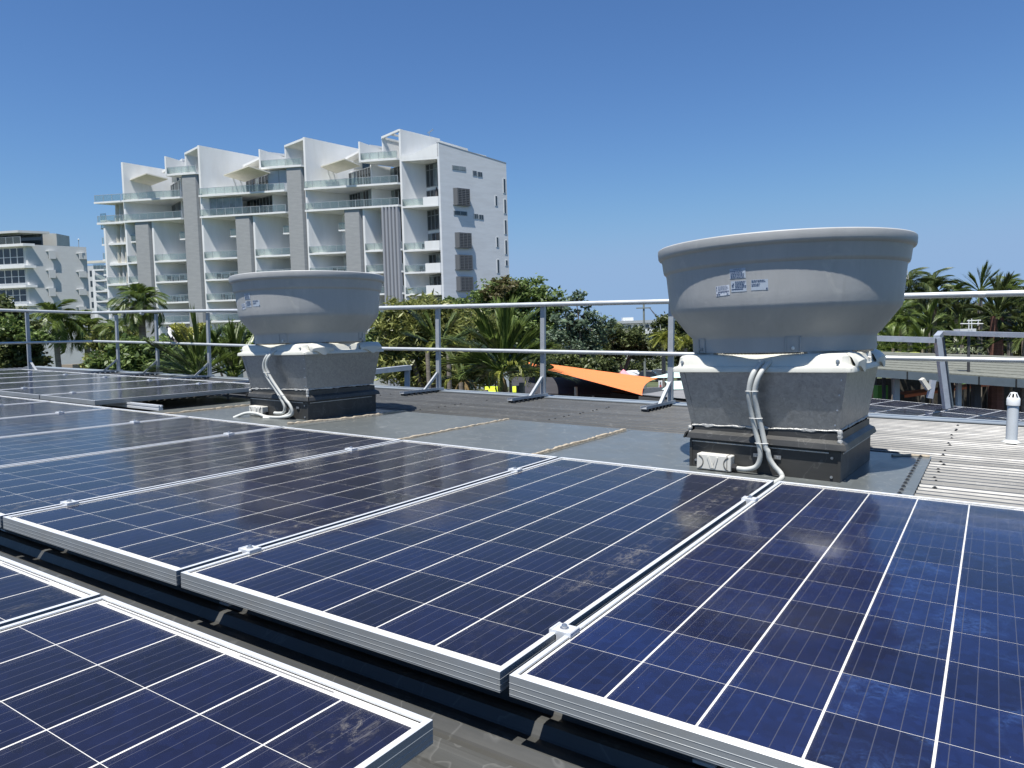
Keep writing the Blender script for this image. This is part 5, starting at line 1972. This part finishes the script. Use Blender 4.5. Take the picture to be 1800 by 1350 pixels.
def palm(label, px, py, rpx, Y, kind, n, seedn, pmin=-20, pmax=80, trunk=0.13, tmat=None, name='palm_tree', group='palms', lean=0.0, extra=(), stems=1, spear=False, scale_jit=0.2, az=None):
    q = random.Random(seedn)
    c = at(px, py, Y)
    r = rpx * Y / FOC
    t = thing(name, label, 'palm', T(c.x, c.y, 0), group)
    for s_ in range(stems):
        dx, dy = (q.uniform(-.35, .35), q.uniform(-.35, .35)) if stems > 1 else (0, 0)
        zt = c.z - (q.uniform(0, 0.5) * r if stems > 1 else 0)
        k = 9
        MB().tube([(lean * (1 - i / k) ** 2 + dx * (1 + .6 * i / k), dy * (1 + .6 * i / k), zt * i / k) for i in range(k + 1)],
                  [trunk * (1.25 - 0.35 * i / k) for i in range(k + 1)], 9).build('trunk', tmat or M_barkp, t)
    for i in range(n):
        me = FR[kind][i % len(FR[kind])]
        u = (i + 0.5) / n
        pitch = pmax - (pmax - pmin) * (u ** 0.9) + q.uniform(-8, 8)
        a = i * 137.5 + q.uniform(-15, 15) if az is None else q.uniform(*az)
        sc_ = r * (1 + q.uniform(-scale_jit, scale_jit)) * 1.15
        M = T(q.uniform(-.05, .05) * r, q.uniform(-.05, .05) * r, c.z) @ Matrix.Rotation(R(a), 4, 'Z') @ Matrix.Rotation(-R(pitch), 4, 'Y') @ Matrix.Rotation(R(q.uniform(-25, 25)), 4, 'X') @ Matrix.Scale(sc_, 4)
        obj('frond', me, t, M)
    for (kd, a, pitch, f) in extra:
        M = T(0, 0, c.z) @ Matrix.Rotation(R(a), 4, 'Z') @ Matrix.Rotation(-R(pitch), 4, 'Y') @ Matrix.Scale(r * f, 4)
        obj('frond', FR[kd][0], t, M)
    if spear:
        MB().tube([(0, 0, c.z), (-0.15 * r, 0, c.z + r * 1.0)], [0.05, 0.012], 5).build('spear_leaf', M_conduit, t)
    return t


palm('left of the two slender coconut palms before the grey gable', 97, 572, 52, 44, 'coco', 20, 1, -45, 80, 0.16, lean=0.6, extra=[('gold', 200, 5, .9), ('gold', -10, -5, .8)])
palm('right of the two slender coconut palms, with an upright frond', 152, 583, 46, 46, 'coco', 18, 2, -50, 85, 0.17, lean=-0.5, extra=[('gold', 180, -30, .8), ('coco', 10, 20, 1.1)])
palm('bushy fountain palm with a crown in front of the white block', 248, 540, 44, 23, 'coco', 30, 3, -50, 85, 0.11, scale_jit=0.25)
palm('thin drooping palm just left of the fountain palm', 205, 585, 38, 30, 'coco', 14, 31, -40, 70, 0.09)
palm('big clump of broad upright fronds by the fence, left of the left fan', 350, 662, 78, 12.0, 'spike', 26, 4, 4, 84, 0.05, stems=3, extra=[('dead', 200, -5, .5), ('dead', 250, -20, .45)])
palm('clump of upright dark fronds touching the left fan', 412, 664, 78, 12.6, 'spike', 24, 5, 15, 84, 0.05, stems=3)
palm('large feathery palm clump in the middle behind the fence', 884, 652, 98, 12.6, 'cane', 30, 6, -12, 86, 0.06, stems=4, extra=[('gold', 200, -25, .55), ('gold', 250, -35, .6), ('dead', 215, -50, .7), ('dead', 270, -60, .6), ('gold', -40, 0, .9)])
palm('second feathery palm head, lower right of the large clump', 930, 655, 62, 13.4, 'caned', 15, 7, -10, 70, 0.06, stems=2, extra=[('gold', -20, -10, 0.8), ('gold', -50, -25, 0.75)])
palm('bright green young palm beside the first middle fence post', 772, 612, 62, 15.0, 'spike', 14, 8, 0, 85, 0.05, stems=2, extra=[('gold', 230, 10, .7), ('gold', -20, 30, .8)])
palm('low palm with dry hanging fronds at the roof edge', 815, 668, 60, 13.0, 'caned', 12, 9, -20, 60, 0.05, stems=2, extra=[('dead', 200, -30, 0.9), ('dead', 300, -40, 0.8), ('gold', 180, -20, 1.0), ('dead', -20, -15, 0.9)])
palm('golden arching palm with a bare spear beside the car park', 1166, 606, 36, 44, 'gold', 16, 10, 5, 60, 0.13, spear=True)
palm('golden arching palm half hidden by the right fan', 1205, 612, 34, 46, 'gold', 12, 110, 5, 60, 0.13)
GR = 'palms on the right behind the pavilion'
palm('tall drooping dark palm nearest the right fan bowl', 1600, 512, 42, 46, 'cocod', 22, 11, -45, 80, 0.14, group=GR, spear=True)
palm('tall dark palm second from the right fan bowl', 1643, 515, 48, 48, 'cocod', 24, 12, -45, 80, 0.14, group=GR)
palm('small round headed palm in the skyline gap', 1682, 520, 26, 46, 'coco', 20, 13, -30, 85, 0.14, group=GR)
palm('spiky crowned palm highest against the sky on the right', 1723, 512, 34, 44, 'spike', 34, 14, -30, 88, 0.14, group=GR)
palm('pale feathery palm against the sky near the right edge', 1775, 518, 36, 46, 'coco', 18, 15, -30, 80, 0.12, group=GR, spear=True)
palm('palm cut off by the right edge of the picture', 1812, 528, 44, 46, 'cocod', 18, 16, -40, 80, 0.14, group=GR)
palm('green palm hugging the right fan taper', 1582, 572, 42, 41, 'coco', 20, 17, -40, 85, 0.12, group=GR)
palm('leafy palm left of the trellis mast', 1632, 575, 42, 42, 'cane', 20, 18, -30, 85, 0.12, group=GR)
palm('dark fan headed palm above the bent steel frame', 1690, 565, 40, 45, 'caned', 22, 19, -40, 85, 0.14, group=GR)
palm('big dark palm on the thick red trunk', 1752, 556, 58, 39, 'caned', 30, 20, -35, 85, 0.34, M_barkr, group=GR)
palm('low palm behind the left beam of the bent frame', 1570, 612, 34, 38.5, 'cane', 16, 21, -20, 80, 0.09, group=GR)
palm('low bushy palm behind the beam joint', 1622, 614, 36, 38.5, 'cane', 18, 22, -20, 85, 0.09, group=GR)
palm('low bushy palm right of the frame leg', 1688, 606, 34, 39, 'spike', 22, 23, -10, 85, 0.09, group=GR)
palm('low dark palm under the red trunked palm', 1738, 608, 34, 40, 'caned', 16, 24, -20, 80, 0.09, group=GR)
palm('large palm with drooping leaves at the right edge, waist high', 1800, 590, 60, 38.5, 'caned', 22, 25, -30, 80, 0.12, group=GR)
palm('pale stemmed slim palm right of the red trunk', 1778, 600, 24, 38.5, 'cane', 10, 26, -30, 85, 0.07, group=GR)
for i in range(9):
    x = 1662 + i * 8
    palm(('pale spiky plant at the pavilion ridge, %s from the frame leg' % ('first', 'second', 'third', 'fourth', 'fifth', 'sixth', 'seventh', 'eighth', 'ninth')[i]),
         x, 621, 9, 37 + (i % 3), 'pale', 9, 300 + i, 5, 85, 0.03, name='spiky_plant', group='pale spiky plants')

# ================================================================ LOWER ROOF WITH PANELS (RIGHT)
yaw, pit, rol = -0.858, -0.014, -0.055
Xv = Vector((math.cos(yaw) * math.cos(rol), math.sin(yaw) * math.cos(rol), math.sin(rol)))
Y0v = Vector((-math.sin(yaw) * math.cos(pit), math.cos(yaw) * math.cos(pit), math.sin(pit)))
Yv = (Y0v - Xv * Y0v.dot(Xv)).normalized()
Zv = Xv.cross(Yv)
LR = Matrix((Xv, Yv, Zv)).transposed().to_4x4()
LR.translation = Vector((10.16, 20.372, -2.326 + EYE))
# put module frames on that plane: origin at seam crossing (0,0)
n_ = 0
for j in (0, 1):
    for i in range(-4, 6):
        lb = 'panel of the lower right roof, %s row, %s from its left end' % (('near', 'far')[j], ('first', 'second', 'third', 'fourth', 'fifth', 'sixth', 'seventh', 'eighth', 'ninth', 'tenth')[i + 4])
        solar_panel(i * 1.006, j * 1.985, lb, 'solar panels of the lower right roof', False, tilt=LR @ T(0.007, 0.0, 0.0))
lroof = thing('roof', None, None, LR.copy(), kind='structure')
pr = rib_profile(-3.0, 100)
for a0 in range(0, 8):
    mb = MB()
    vs = []
    for xx, zz in rib_profile(-9.0 + a0 * 2.1, 24):
        vs += [(xx, -1.6 if False else -0.9, zz), (xx, 4.9, zz)]
    k = len(vs) // 2
    mb.add(vs, [(2 * i, 2 * i + 1, 2 * i + 3, 2 * i + 2) for i in range(k - 1)])
    mb.f = [tuple(reversed(f)) for f in mb.f]
    mb.build('roof_sheet', M_roof, lroof)
MB().box(-9, 8, -0.9, 4.85, -0.6, -0.2).build('roof_deck', M_black, lroof)
MB().box(-9, 8, 4.82, 4.95, -0.5, -0.14).build('roof_capping', M_roof, lroof)
MB().box(-8.8, 7.8, -0.8, 4.6, -5.5, -0.62).build('building_wall', M_lw, lroof)

# ================================================================ PAVILION WITH SHINGLED ROOF
M_shin = PM('speckled_roof_shingles', (0.15, 0.155, 0.13), 0.95, 0, 0.35, 9, 0.4, 30, stretch=(1, 1, 1))
M_fascia = PM('blue_grey_fascia', (0.10, 0.13, 0.15), 0.6, 0, 0.1, 2)
pv = thing('pavilion', 'long low open pavilion with speckled grey roof and dark blue fascia at right', 'pavilion')
e0, e1 = at(1490, 645, 27.0), at(1830, 668, 24.0)
r0, r1 = at(1490, 616, 36.5), at(1830, 627.5, 35)
nn = 20
mb = MB()
for i in range(9):
    f0, f1 = i / 9, (i + 1) / 9
    a0, a1 = e0.lerp(r0, f0), e1.lerp(r1, f0)
    b0, b1 = e0.lerp(r0, f1), e1.lerp(r1, f1)
    up_ = Vector((0, 0, 0.02))
    sh = MB()
    sh.add([a0 + up_, a1 + up_, b1, b0, a0 - up_, a1 - up_], [(0, 1, 2, 3), (4, 5, 1, 0)])
    sh.build('shingle_course', M_shin, pv)
MB().add([e0 - Vector((0, 0, .16)), e1 - Vector((0, 0, .16)), r1 - Vector((0, 0, .16)), r0 - Vector((0, 0, .16))], [(0, 3, 2, 1)])
mb = MB()
mb.add([p - Vector((0, 0, .16)) for p in (e0, e1, r1, r0)], [(0, 3, 2, 1)])
mb.build('soffit', M_fascia, pv)
fz = 0.28
MB().para(e0 - Vector((0, 0.03, fz + .02)), e1 - e0, (0, 0.05, 0), (0, 0, fz)).build('fascia', M_fascia, pv)
for t_ in (0.33, 0.52, 0.70, 0.88):
    p = e0.lerp(e1, t_)
    MB().box(p.x - .02, p.x + .02, p.y - 0.06, p.y - 0.035, p.z - fz - .02, p.z - .02).build('fascia_joint', M_blk, pv)
for t_, w, m_ in ((0.21, .07, M_furn), (0.30, .05, M_furn), (0.37, .09, M_lw), (0.62, .09, M_furn), (0.665, .09, M_furn), (0.71, .07, M_white), (0.80, .11, M_furn)):
    p = e0.lerp(e1, t_)
    MB().box(p.x - w, p.x + w, p.y + 1.2 - w, p.y + 1.2 + w, 0, p.z - .3).build('post', m_, pv)
MB().box(r0.x - 3, r1.x + 3, 40.0, 40.2, 0, 4.3).build('rear_wall', PM('pavilion_shade', (0.05, 0.045, 0.035), 0.9, 0, 0.6, 6), pv)  # dark sheet whose colour carries the shade inside the open pavilion

# small things glimpsed below the pavilion roof
a = at(1543, 688, 32)
o = MB().box(a.x, a.x + .45, a.y, a.y + .4, a.z - .35, a.z + .25).build('crate', PM('green_plastic', (0.05, 0.25, 0.03), 0.5))
tag(o, 'bright green box under the left end of the pavilion', 'box')
a, b = at(1590, 694, 29), at(1760, 672, 36)
sr = MB()
u = (b - a)
sr.add([a, b, b + Vector((0, .9, 0.02)), a + Vector((0, .9, 0.02)), a - Vector((0, 0, .12)), b - Vector((0, 0, .1))], [(0, 1, 2, 3), (4, 5, 1, 0)])
o = sr.build('fabric_awning', PM('orange_red_fabric', (0.50, 0.13, 0.05), 0.8))
tag(o, 'thin orange red fabric strip slanting under the pavilion', 'awning')
a, b = at(1672, 690, 38), at(1830, 690, 38)
o = MB().quad((a.x, 37.5, 4.05), (b.x, 37.5, 3.9), (b.x, 38.6, 4.5), (a.x, 38.6, 4.45)).build('turf_mat', PM('green_turf', (0.07, 0.15, 0.03), 0.9))
tag(o, 'strip of green turf behind the pavilion posts', 'turf')
# yellow green slatted roof
ys = thing('slatted_pergola', 'yellow green slatted pergola roof beside the right fan', 'pergola')
for i in range(9):
    a, b = at(1528 - i * 2, 626 - i * 1.1, 37 + i * .7), at(1652 - i * 7, 624.5 - i * .9, 36 + i * .7)
    MB().bar(a, b, 0.45, 0.04).build('slat', PM('lime_slat', (0.45, 0.50, 0.10), 0.6) if i == 0 else bpy.data.materials['lime_slat'], ys)
for (x, y) in ((1540, 640), (1640, 640)):
    p = at(x, y, 38)
    MB().box(p.x - .05, p.x + .05, p.y, p.y + .1, 0, at(x, 625, 38).z).build('post', M_furn, ys)

# bent galvanised portal
M_gbox = PM('galvanised_box_section', (0.42, 0.45, 0.50), 0.5, 0.4, 0.14, 5)
bp_ = thing('steel_portal', 'bent galvanised steel portal beams standing over the pavilion', 'steel frame')
J0, J1 = at(1645, 598, 19.5), at(1652, 585, 20.8)
MB().bar(at(1500, 593.5, 21.0), J0, 0.16, 0.15).build('beam', M_gbox, bp_)
MB().bar(J1, at(1850, 590.5, 17.8), 0.16, 0.125).build('beam', M_gbox, bp_)
MB().bar(J0 + Vector((0.02, 0, 0.05)), J1 + Vector((0.03, 0, -.02)), 0.15, 0.15).build('elbow', M_gbox, bp_)
MB().bar(at(1648, 594, 19.5), at(1664, 718, 19.5), 0.14, 0.15, up=(0, 1, 0)).build('leg', M_gbox, bp_)
MB().bar(at(1655, 590, 20.8), at(1672, 716, 20.8), 0.03, 0.2, up=(0, 1, 0)).build('leg', M_fascia, bp_)
MB().bar(at(1640, 668, 22.5), at(1634, 700, 22.5), 0.14, 0.14, up=(0, 1, 0)).build('raking_leg', M_gbox, bp_)
MB().bar(at(1620, 666, 22.5), at(1632, 684, 22.5), 0.12, 0.16, up=(0, 1, 0)).build('raking_leg', M_soffit, bp_)
# grey beam seen right of the left fan
b2_ = thing('steel_beam', 'short grey steel beam just right of the left fan, below the mid rail', 'steel frame')
MB().bar(at(640, 655, 10.8), at(718, 646, 11.5), 0.14, 0.075).build('beam', M_gbox, b2_)
MB().bar(at(716, 649, 11.5) - Vector((0, 0, .02)), at(716, 760, 11.5), 0.08, 0.08, up=(0, 1, 0)).build('post', M_gbox, b2_)

tr_ = thing('aerial_frame', 'white tv aerial frame among the palms on the right', 'antenna')
for (a, b) in (((1688, 569), (1728, 569)), ((1700, 564), (1724, 563)), ((1703, 562), (1703, 580)), ((1708, 560), (1708, 580)), ((1720, 562), (1719, 572))):
    MB().tube([at(*a, 26), at(*b, 26)], 0.018, 5).build('bar', M_wfw, tr_)
MB().box(at(1688, 580, 26).x, at(1716, 580, 26).x, 26, 26.4, at(1700, 583, 26).z, at(1700, 578, 26).z).build('base_box', M_wfw, tr_)
MB().tube([at(1703, 580, 26.2), (at(1703, 580, 26.2).x, 26.2, 0)], 0.05, 6).build('mast', M_furn, tr_)

# ================================================================ SHADE SAILS, TENT, CARS, SIGN
def sail(name, label, cat, corners, mat, inset=0.10, n=12, insv=0.03, group=None, poles=()):
    """corners: 4 world points; edges curve inwards like a tensioned membrane"""
    C4 = [Vector(c) for c in corners]
    cen = sum(C4, Vector()) / 4
    t = thing(name, label, cat, T(cen.x, cen.y, 0), group)
    o = Vector((cen.x, cen.y, 0))
    vs = []
    for i in range(n + 1):
        for j in range(n + 1):
            u, v = i / n, j / n
            su = u + inset * (0.5 - u) * 4 * v * (1 - v)
            sv = v + insv * (0.5 - v) * 4 * u * (1 - u)
            p = (C4[0] * (1 - su) + C4[1] * su) * (1 - sv) + (C4[3] * (1 - su) + C4[2] * su) * sv
            p = p + Vector((0, 0, -0.04 * math.sin(math.pi * u) * math.sin(math.pi * v)))
            vs.append(p - o)
    f = [(i * (n + 1) + j, (i + 1) * (n + 1) + j, (i + 1) * (n + 1) + j + 1, i * (n + 1) + j + 1) for i in range(n) for j in range(n)]
    mb = MB()
    mb.add(vs, f, 0, True)
    mb.build('fabric', mat, t)
    for (px, py, Y, zt) in poles:
        p = at(px, py, Y) - o
        MB().tube([(p.x, p.y, 0), (p.x, p.y, zt)], 0.06, 8).build('pole', M_railb, t)
    return t


M_or = PM('orange_shade_cloth', (0.78, 0.22, 0.06), 0.75, 0, 0.05, 2)
M_mint = PM('mint_shade_cloth', (0.55, 0.72, 0.66), 0.75, 0, 0.04, 2)
M_pink = PM('pink_canvas', (0.75, 0.28, 0.33), 0.75, 0, 0.05, 2)
M_grs = PM('grey_shade_cloth', (0.20, 0.20, 0.20), 0.8, 0, 0.08, 1)
GS = 'shade sails over the courtyard'
sail('shade_sail', 'large orange shade sail stretched in front of the car park', 'shade sail', [at(962, 650, 25), at(1129, 695, 24), at(1156, 665, 33), at(966, 640, 34)], M_or, 0.11, group=GS,
     poles=((1012, 668, 27, 5.2), (1092, 688, 24.5, 4.9)))
sail('shade_sail', 'small orange sail tip behind the middle palm', 'shade sail', [at(922, 640, 32), at(948, 647, 31), at(951, 643, 35), at(928, 636, 36)], M_or, 0.10, group=GS)
sail('shade_sail', 'pale mint shade sail behind the third fence post', 'shade sail', [at(1138, 664, 34), at(1235, 664, 33), at(1250, 650, 40), at(1180, 654, 40)], M_mint, 0.12, group=GS)
sail('shade_sail', 'lower pale mint sail beside the sign', 'shade sail', [at(1163, 685, 26), at(1245, 684, 25), at(1250, 668, 31), at(1168, 670, 33)], M_mint, 0.16, group=GS)
sail('shade_sail', 'grey flat sail between orange sail and right fan', 'shade sail', [at(1125, 693, 21), at(1250, 706, 19), at(1250, 683, 26), at(1165, 687, 25)], M_grs, 0.05, group=GS)
a, b = at(1123, 693, 20.9), at(1262, 708, 18.9)
o = MB().para(a - Vector((0, 0, .42)), b - a, (0, .05, 0), (0, 0, .36)).build('sail_underside_shade', PM('underside_shade_grey', (0.08, 0.08, 0.08), 0.8))  # added strip: shade under the grey sail put into a dark colour
tag(o, 'dark strip standing for the shaded underside of the grey sail', 'awning')
tent = thing('tent', 'pink peaked canopy tent behind the orange sail', 'tent', T(*at(1096, 660, 60).xy, 0))
c = at(1096, 660, 60)
zt, ze = at(1093, 649, 60).z, at(1093, 667, 60).z
w = 1.1
mb = MB()
ring0, mid_, = [(-w, -w), (w, -w), (w, w), (-w, w)], 0.45
vs = [(x, y, ze) for x, y in ring0] + [(x * mid_, y * mid_, ze + (zt - ze) * 0.42) for x, y in ring0] + [(0, 0, zt)]
mb.add(vs, [(0, 1, 5, 4), (1, 2, 6, 5), (2, 3, 7, 6), (3, 0, 4, 7), (4, 5, 8), (5, 6, 8), (6, 7, 8), (7, 4, 8)])
mb.build('canopy', M_pink, tent)
for x, y in ring0:
    MB().tube([(x * .98, y * .98, 0), (x * .98, y * .98, ze)], 0.03, 6).build('leg', M_railb, tent)


def car(label, px, Y, ln, col, rotz, h=1.6, van=False):
    p = at(px, 660, Y)
    t = thing('parked_car', label, 'car', T(p.x, p.y, 0) @ Matrix.Rotation(rotz, 4, 'Z'), 'cars parked beyond the sails')
    paint = PM('car_paint_' + str(int(px)), col, 0.25, 0.1, 0, spec=0.6)
    L2, W2 = ln / 2, 0.9
    hb = h * 0.56
    prof = [(-L2, .35), (-L2, hb * .85), (-L2 + .15, hb), (-L2 * (0.95 if van else .62), hb + .02), (-L2 * (.85 if van else .45), h - .06), (-L2 * .2, h), (L2 * .25, h - .02), (L2 * .58, hb + .05), (L2 - .1, hb * .82), (L2, hb * .5), (L2, .35)]
    k = len(prof)
    mb = MB()
    vs = []
    for sgn in (-1, 1):
        for (x, z) in prof:
            vs.append((x, sgn * (W2 if z < hb + .1 else W2 * .80), z))
    fs = [(i, (i + 1) % k, (i + 1) % k + k, i + k) for i in range(k)] + [tuple(reversed(range(k))), tuple(range(k, 2 * k))]
    mb.add(vs, fs)
    bevel(mb.build('body', paint, t), 0.06, 2)
    for sgn in (-1, 1):
        g = MB()
        yy = sgn * (W2 * .87)
        g.add([(-L2 * (.8 if van else .5), yy + sgn * .04, hb + .08), (L2 * .48, yy + sgn * .04, hb + .08), (L2 * .2, yy - sgn * .05, h - .12), (-L2 * (.75 if van else .4), yy - sgn * .05, h - .12)], [(0, 1, 2, 3)])
        g.build('side_window', M_win, t)
    g = MB()
    g.add([(L2 * .585, -.66, hb + .12), (L2 * .585, .66, hb + .12), (L2 * .29, .62, h - .06), (L2 * .29, -.62, h - .06)], [(0, 1, 2, 3)])
    g.build('windscreen', M_win, t)
    for x in (-L2 * .62, L2 * .62):
        for sgn in (-1, 1):
            wv = MB().tube([(x, sgn * (W2 - .2), .33), (x, sgn * (W2 + .01), .33)], 0.33, 16)
            wv.build('wheel', M_blk, t)
    return t


car('white parked car beside the pink tent', 1114, 117, 4.6, (0.75, 0.76, 0.76), -0.35)
car('dark parked suv right of the white car', 1140, 112, 4.8, (0.02, 0.022, 0.025), -0.35, 1.75)
car('dark van parked behind the white car', 1124, 142, 5.0, (0.03, 0.035, 0.045), -0.2, 2.2, True)
car('grey car at the right end of the parked cars', 1160, 119, 4.5, (0.06, 0.07, 0.08), -0.35)

sg = thing('sign_board', 'small upright white sign with red and blue print, by the mint sail', 'sign')
a, b = at(1157.5, 669, 30), at(1164.5, 690, 30)
MB().box(a.x, b.x, a.y, a.y + .04, b.z, a.z).build('board', M_white, sg)
zz = a.z - b.z
MB().box(a.x + .04, b.x - .04, a.y - .01, a.y - .004, b.z + zz * .45, b.z + zz * .62).build('printed_band', PM('sign_red', (0.55, 0.12, 0.10), 0.6), sg)
MB().box(a.x + .05, b.x - .05, a.y - .01, a.y - .004, b.z + zz * .05, b.z + zz * .22).build('printed_band', PM('sign_blue', (0.05, 0.15, 0.5), 0.6), sg)
MB().box(a.x + .06, b.x - .06, a.y - .01, a.y - .004, b.z + zz * .68, b.z + zz * .9).build('printed_band', M_furn, sg)
MB().box(a.x + .05, a.x + .09, a.y + .045, a.y + .08, 0, b.z).build('post', M_railb, sg)

# courtyard shelter below the orange sail, simplified to dark sheets with posts and beams
sh = thing('shelter', 'low shelter with beams, its shade painted dark, under the orange sail', 'shelter')
M_dk = PM('shelter_void_shade', (0.035, 0.035, 0.04), 0.8, 0, 0.3, 1)  # near-black colour stands in for the shaded void under the sail
a, b = at(900, 690, 30), at(1110, 694, 30)
MB().para((a.x, 29, a.z - .05), (b.x - a.x, 0, -.2), (0, 5, .4), (0, 0, .1)).build('roof', M_dk, sh)  # dark sheet standing in for the shaded void under the sail
MB().box(a.x, b.x, 34, 34.1, 0, a.z).build('rear_wall', M_dk, sh)
for i in range(4):
    x = a.x + (b.x - a.x) * (.2 + .22 * i)
    MB().bar((x, 28.4, a.z - .5), (x + 1.2, 28.4, a.z - 1.0), 0.08, 0.08).build('beam', M_railb, sh)
    MB().tube([(x, 28.3, 0), (x, 28.3, a.z - .1)], 0.05, 6).build('post', M_railb, sh)
a = at(884, 689, 19)
for (px, w, lb) in ((852, 30, 'wide lime green seat back row under the palms, left of two'), (901, 15, 'narrow lime green panel right of the wide one, under the palms')):
    p, q_ = at(px, 690, 18.5), at(px + w, 683.5, 18.5)
    o = MB().para((p.x, p.y, p.z - .25), (q_.x - p.x, 0, 0), (0, .35, 0.12), (0, 0, q_.z - p.z + .18)).build('lime_bench', PM('lime_plastic', (0.50, 0.62, 0.03), 0.5) if px == 852 else bpy.data.materials['lime_plastic'])
    tag(o, lb, 'bench')
# grey green water tank lid and low walls at the far left
o = MB().lathe([(1.3, 0), (1.35, 2.6), (1.2, 3.3), (0.6, 3.7), (0.0, 3.8)], 20, tuple(at(58, 650, 52).xy)).build('water_tank', PM('pale_green_tank', (0.30, 0.34, 0.27), 0.7))
tag(o, 'pale green rounded tank top beyond the back panels at left', 'tank')
a = at(108, 641, 80)
o = MB().box(a.x, a.x + 1.2, 80, 82, 0, a.z).build('brick_pier', PM('tan_pier', (0.33, 0.27, 0.2), 0.9))
tag(o, 'tan square pier at the foot of the slender palms', 'pier')
a, b = at(80, 650, 79), at(172, 651, 79)
fe = thing('picket_fence', 'low white picket fence at the foot of the grey gable', 'fence')
nn = 26
me_p = MB().box(-.05, .05, 0, .03, 0, a.z).mesh('picket', M_wfw)
for i in range(nn):
    obj('picket', me_p, fe, T(a.x + (b.x - a.x) * i / nn, 79, 0))

# ================================================================ MAGPIE
def bird():
    B = ROOF @ T(-9.335, GY, 0.402)
    t = thing('magpie', 'black and white magpie perched on the middle rail', 'bird', B)
    M_bk = PM('black_plumage', (0.010, 0.010, 0.013), 0.5, 0, 0.3, 40)
    M_wt = PM('white_plumage', (0.78, 0.78, 0.76), 0.7)
    M_bl = PM('pale_bill', (0.45, 0.50, 0.55), 0.4)
    # one body from head to tail along a leaning spine, x to the right is the tail
    spine = [(-0.128, 0.232, .004), (-0.122, 0.236, .019), (-0.105, 0.240, .030), (-0.085, 0.234, .033), (-0.068, 0.215, .031), (-0.052, 0.190, .038), (-0.035, 0.160, .050), (-0.012, 0.125, .057),
             (0.015, 0.092, .055), (0.045, 0.062, .043), (0.075, 0.040, .028), (0.105, 0.022, .019), (0.150, -0.004, .017), (0.195, -0.030, .015), (0.215, -0.042, .004)]
    mb = MB()
    n = 14
    vs = []
    for i, (x, z, r) in enumerate(spine):
        x0, z0 = spine[max(i - 1, 0)][:2]
        x1, z1 = spine[min(i + 1, len(spine) - 1)][:2]
        d = Vector((x1 - x0, 0, z1 - z0)).normalized()
        nrm = Vector((-d.z, 0, d.x))
        for j in range(n):
            a = 2 * math.pi * j / n
            flat = 0.45 if i > 10 else 1.0
            vs.append(Vector((x, 0, z)) + nrm * (r * math.cos(a) * flat) + Vector((0, 1, 0)) * (r * math.sin(a) * (0.85 if i <= 10 else 1.25)))
    fs, mi = [], []
    for i in range(len(spine) - 1):
        for j in range(n):
            a, b = i * n + j, i * n + (j + 1) % n
            fs.append((a, b, b + n, a + n))
    mb.add(vs, fs, 0, True)
    k = 0
    for i in range(len(spine) - 1):
        for j in range(n):
            top = math.cos(2 * math.pi * (j + .5) / n)
            white = (4 <= i <= 6 and top > 0.2) or (9 <= i <= 10 and top < -0.1) or (i == 9 and top > .6)
            mb.m[k] = 1 if white else 0
            k += 1
    mb.build('body', [M_bk, M_wt], t)
    for sg_ in (-1, 1):
        mb = MB()
        vs = []
        pts = [(-0.045, 0.185, .012), (-0.02, 0.160, .036), (0.02, 0.118, .045), (0.07, 0.070, .034), (0.12, 0.030, .018), (0.155, 0.005, .003)]
        for (x, z, w) in pts:
            vs += [(x - w * .5, sg_ * .046, z - w * .75), (x, sg_ * (.058 if w > .02 else .030), z), (x + w * .55, sg_ * .040, z + w * .8)]
        fs = []
        for i in range(len(pts) - 1):
            for c_ in range(2):
                a = i * 3 + c_
                fs.append((a, a + 1, a + 4, a + 3))
        mb.add(vs, fs, 0, True)
        for i in range(len(mb.m)):
            mb.m[i] = 1 if i in (1, 3, 5) else 0
        mb.build('wing', [M_bk, M_wt], t)
    mb = MB().tube([(-0.118, 0, 0.238), (-0.142, 0, 0.236), (-0.172, 0, 0.232)], [.0125, .009, .0015], 8)
    mb.build('bill', M_bl, t)
    for sg_ in (-1, 1):
        MB().lathe([(0, .240), (.0035, .2435), (0, .247)], 8, (-.106, sg_ * .0262)).build('eye', M_stick, t)
        MB().tube([(0.0, sg_ * .022, 0.085), (0.008, sg_ * .022, 0.045), (-0.004, sg_ * .022, -0.018)], [.014, .006, .0035], 6).build('leg', M_bk, t)
        ft = MB()
        for dy in (-.012, 0, .012):
            ft.tube([(-0.004, sg_ * .022, -0.018), (-0.014 + 0, sg_ * .022 + dy, -0.022 + .001), (-0.016, sg_ * .022 + dy - .012, -0.038)], [.0035, .003, .001], 5)
        ft.build('foot', M_bk, t)
    return t


bird()
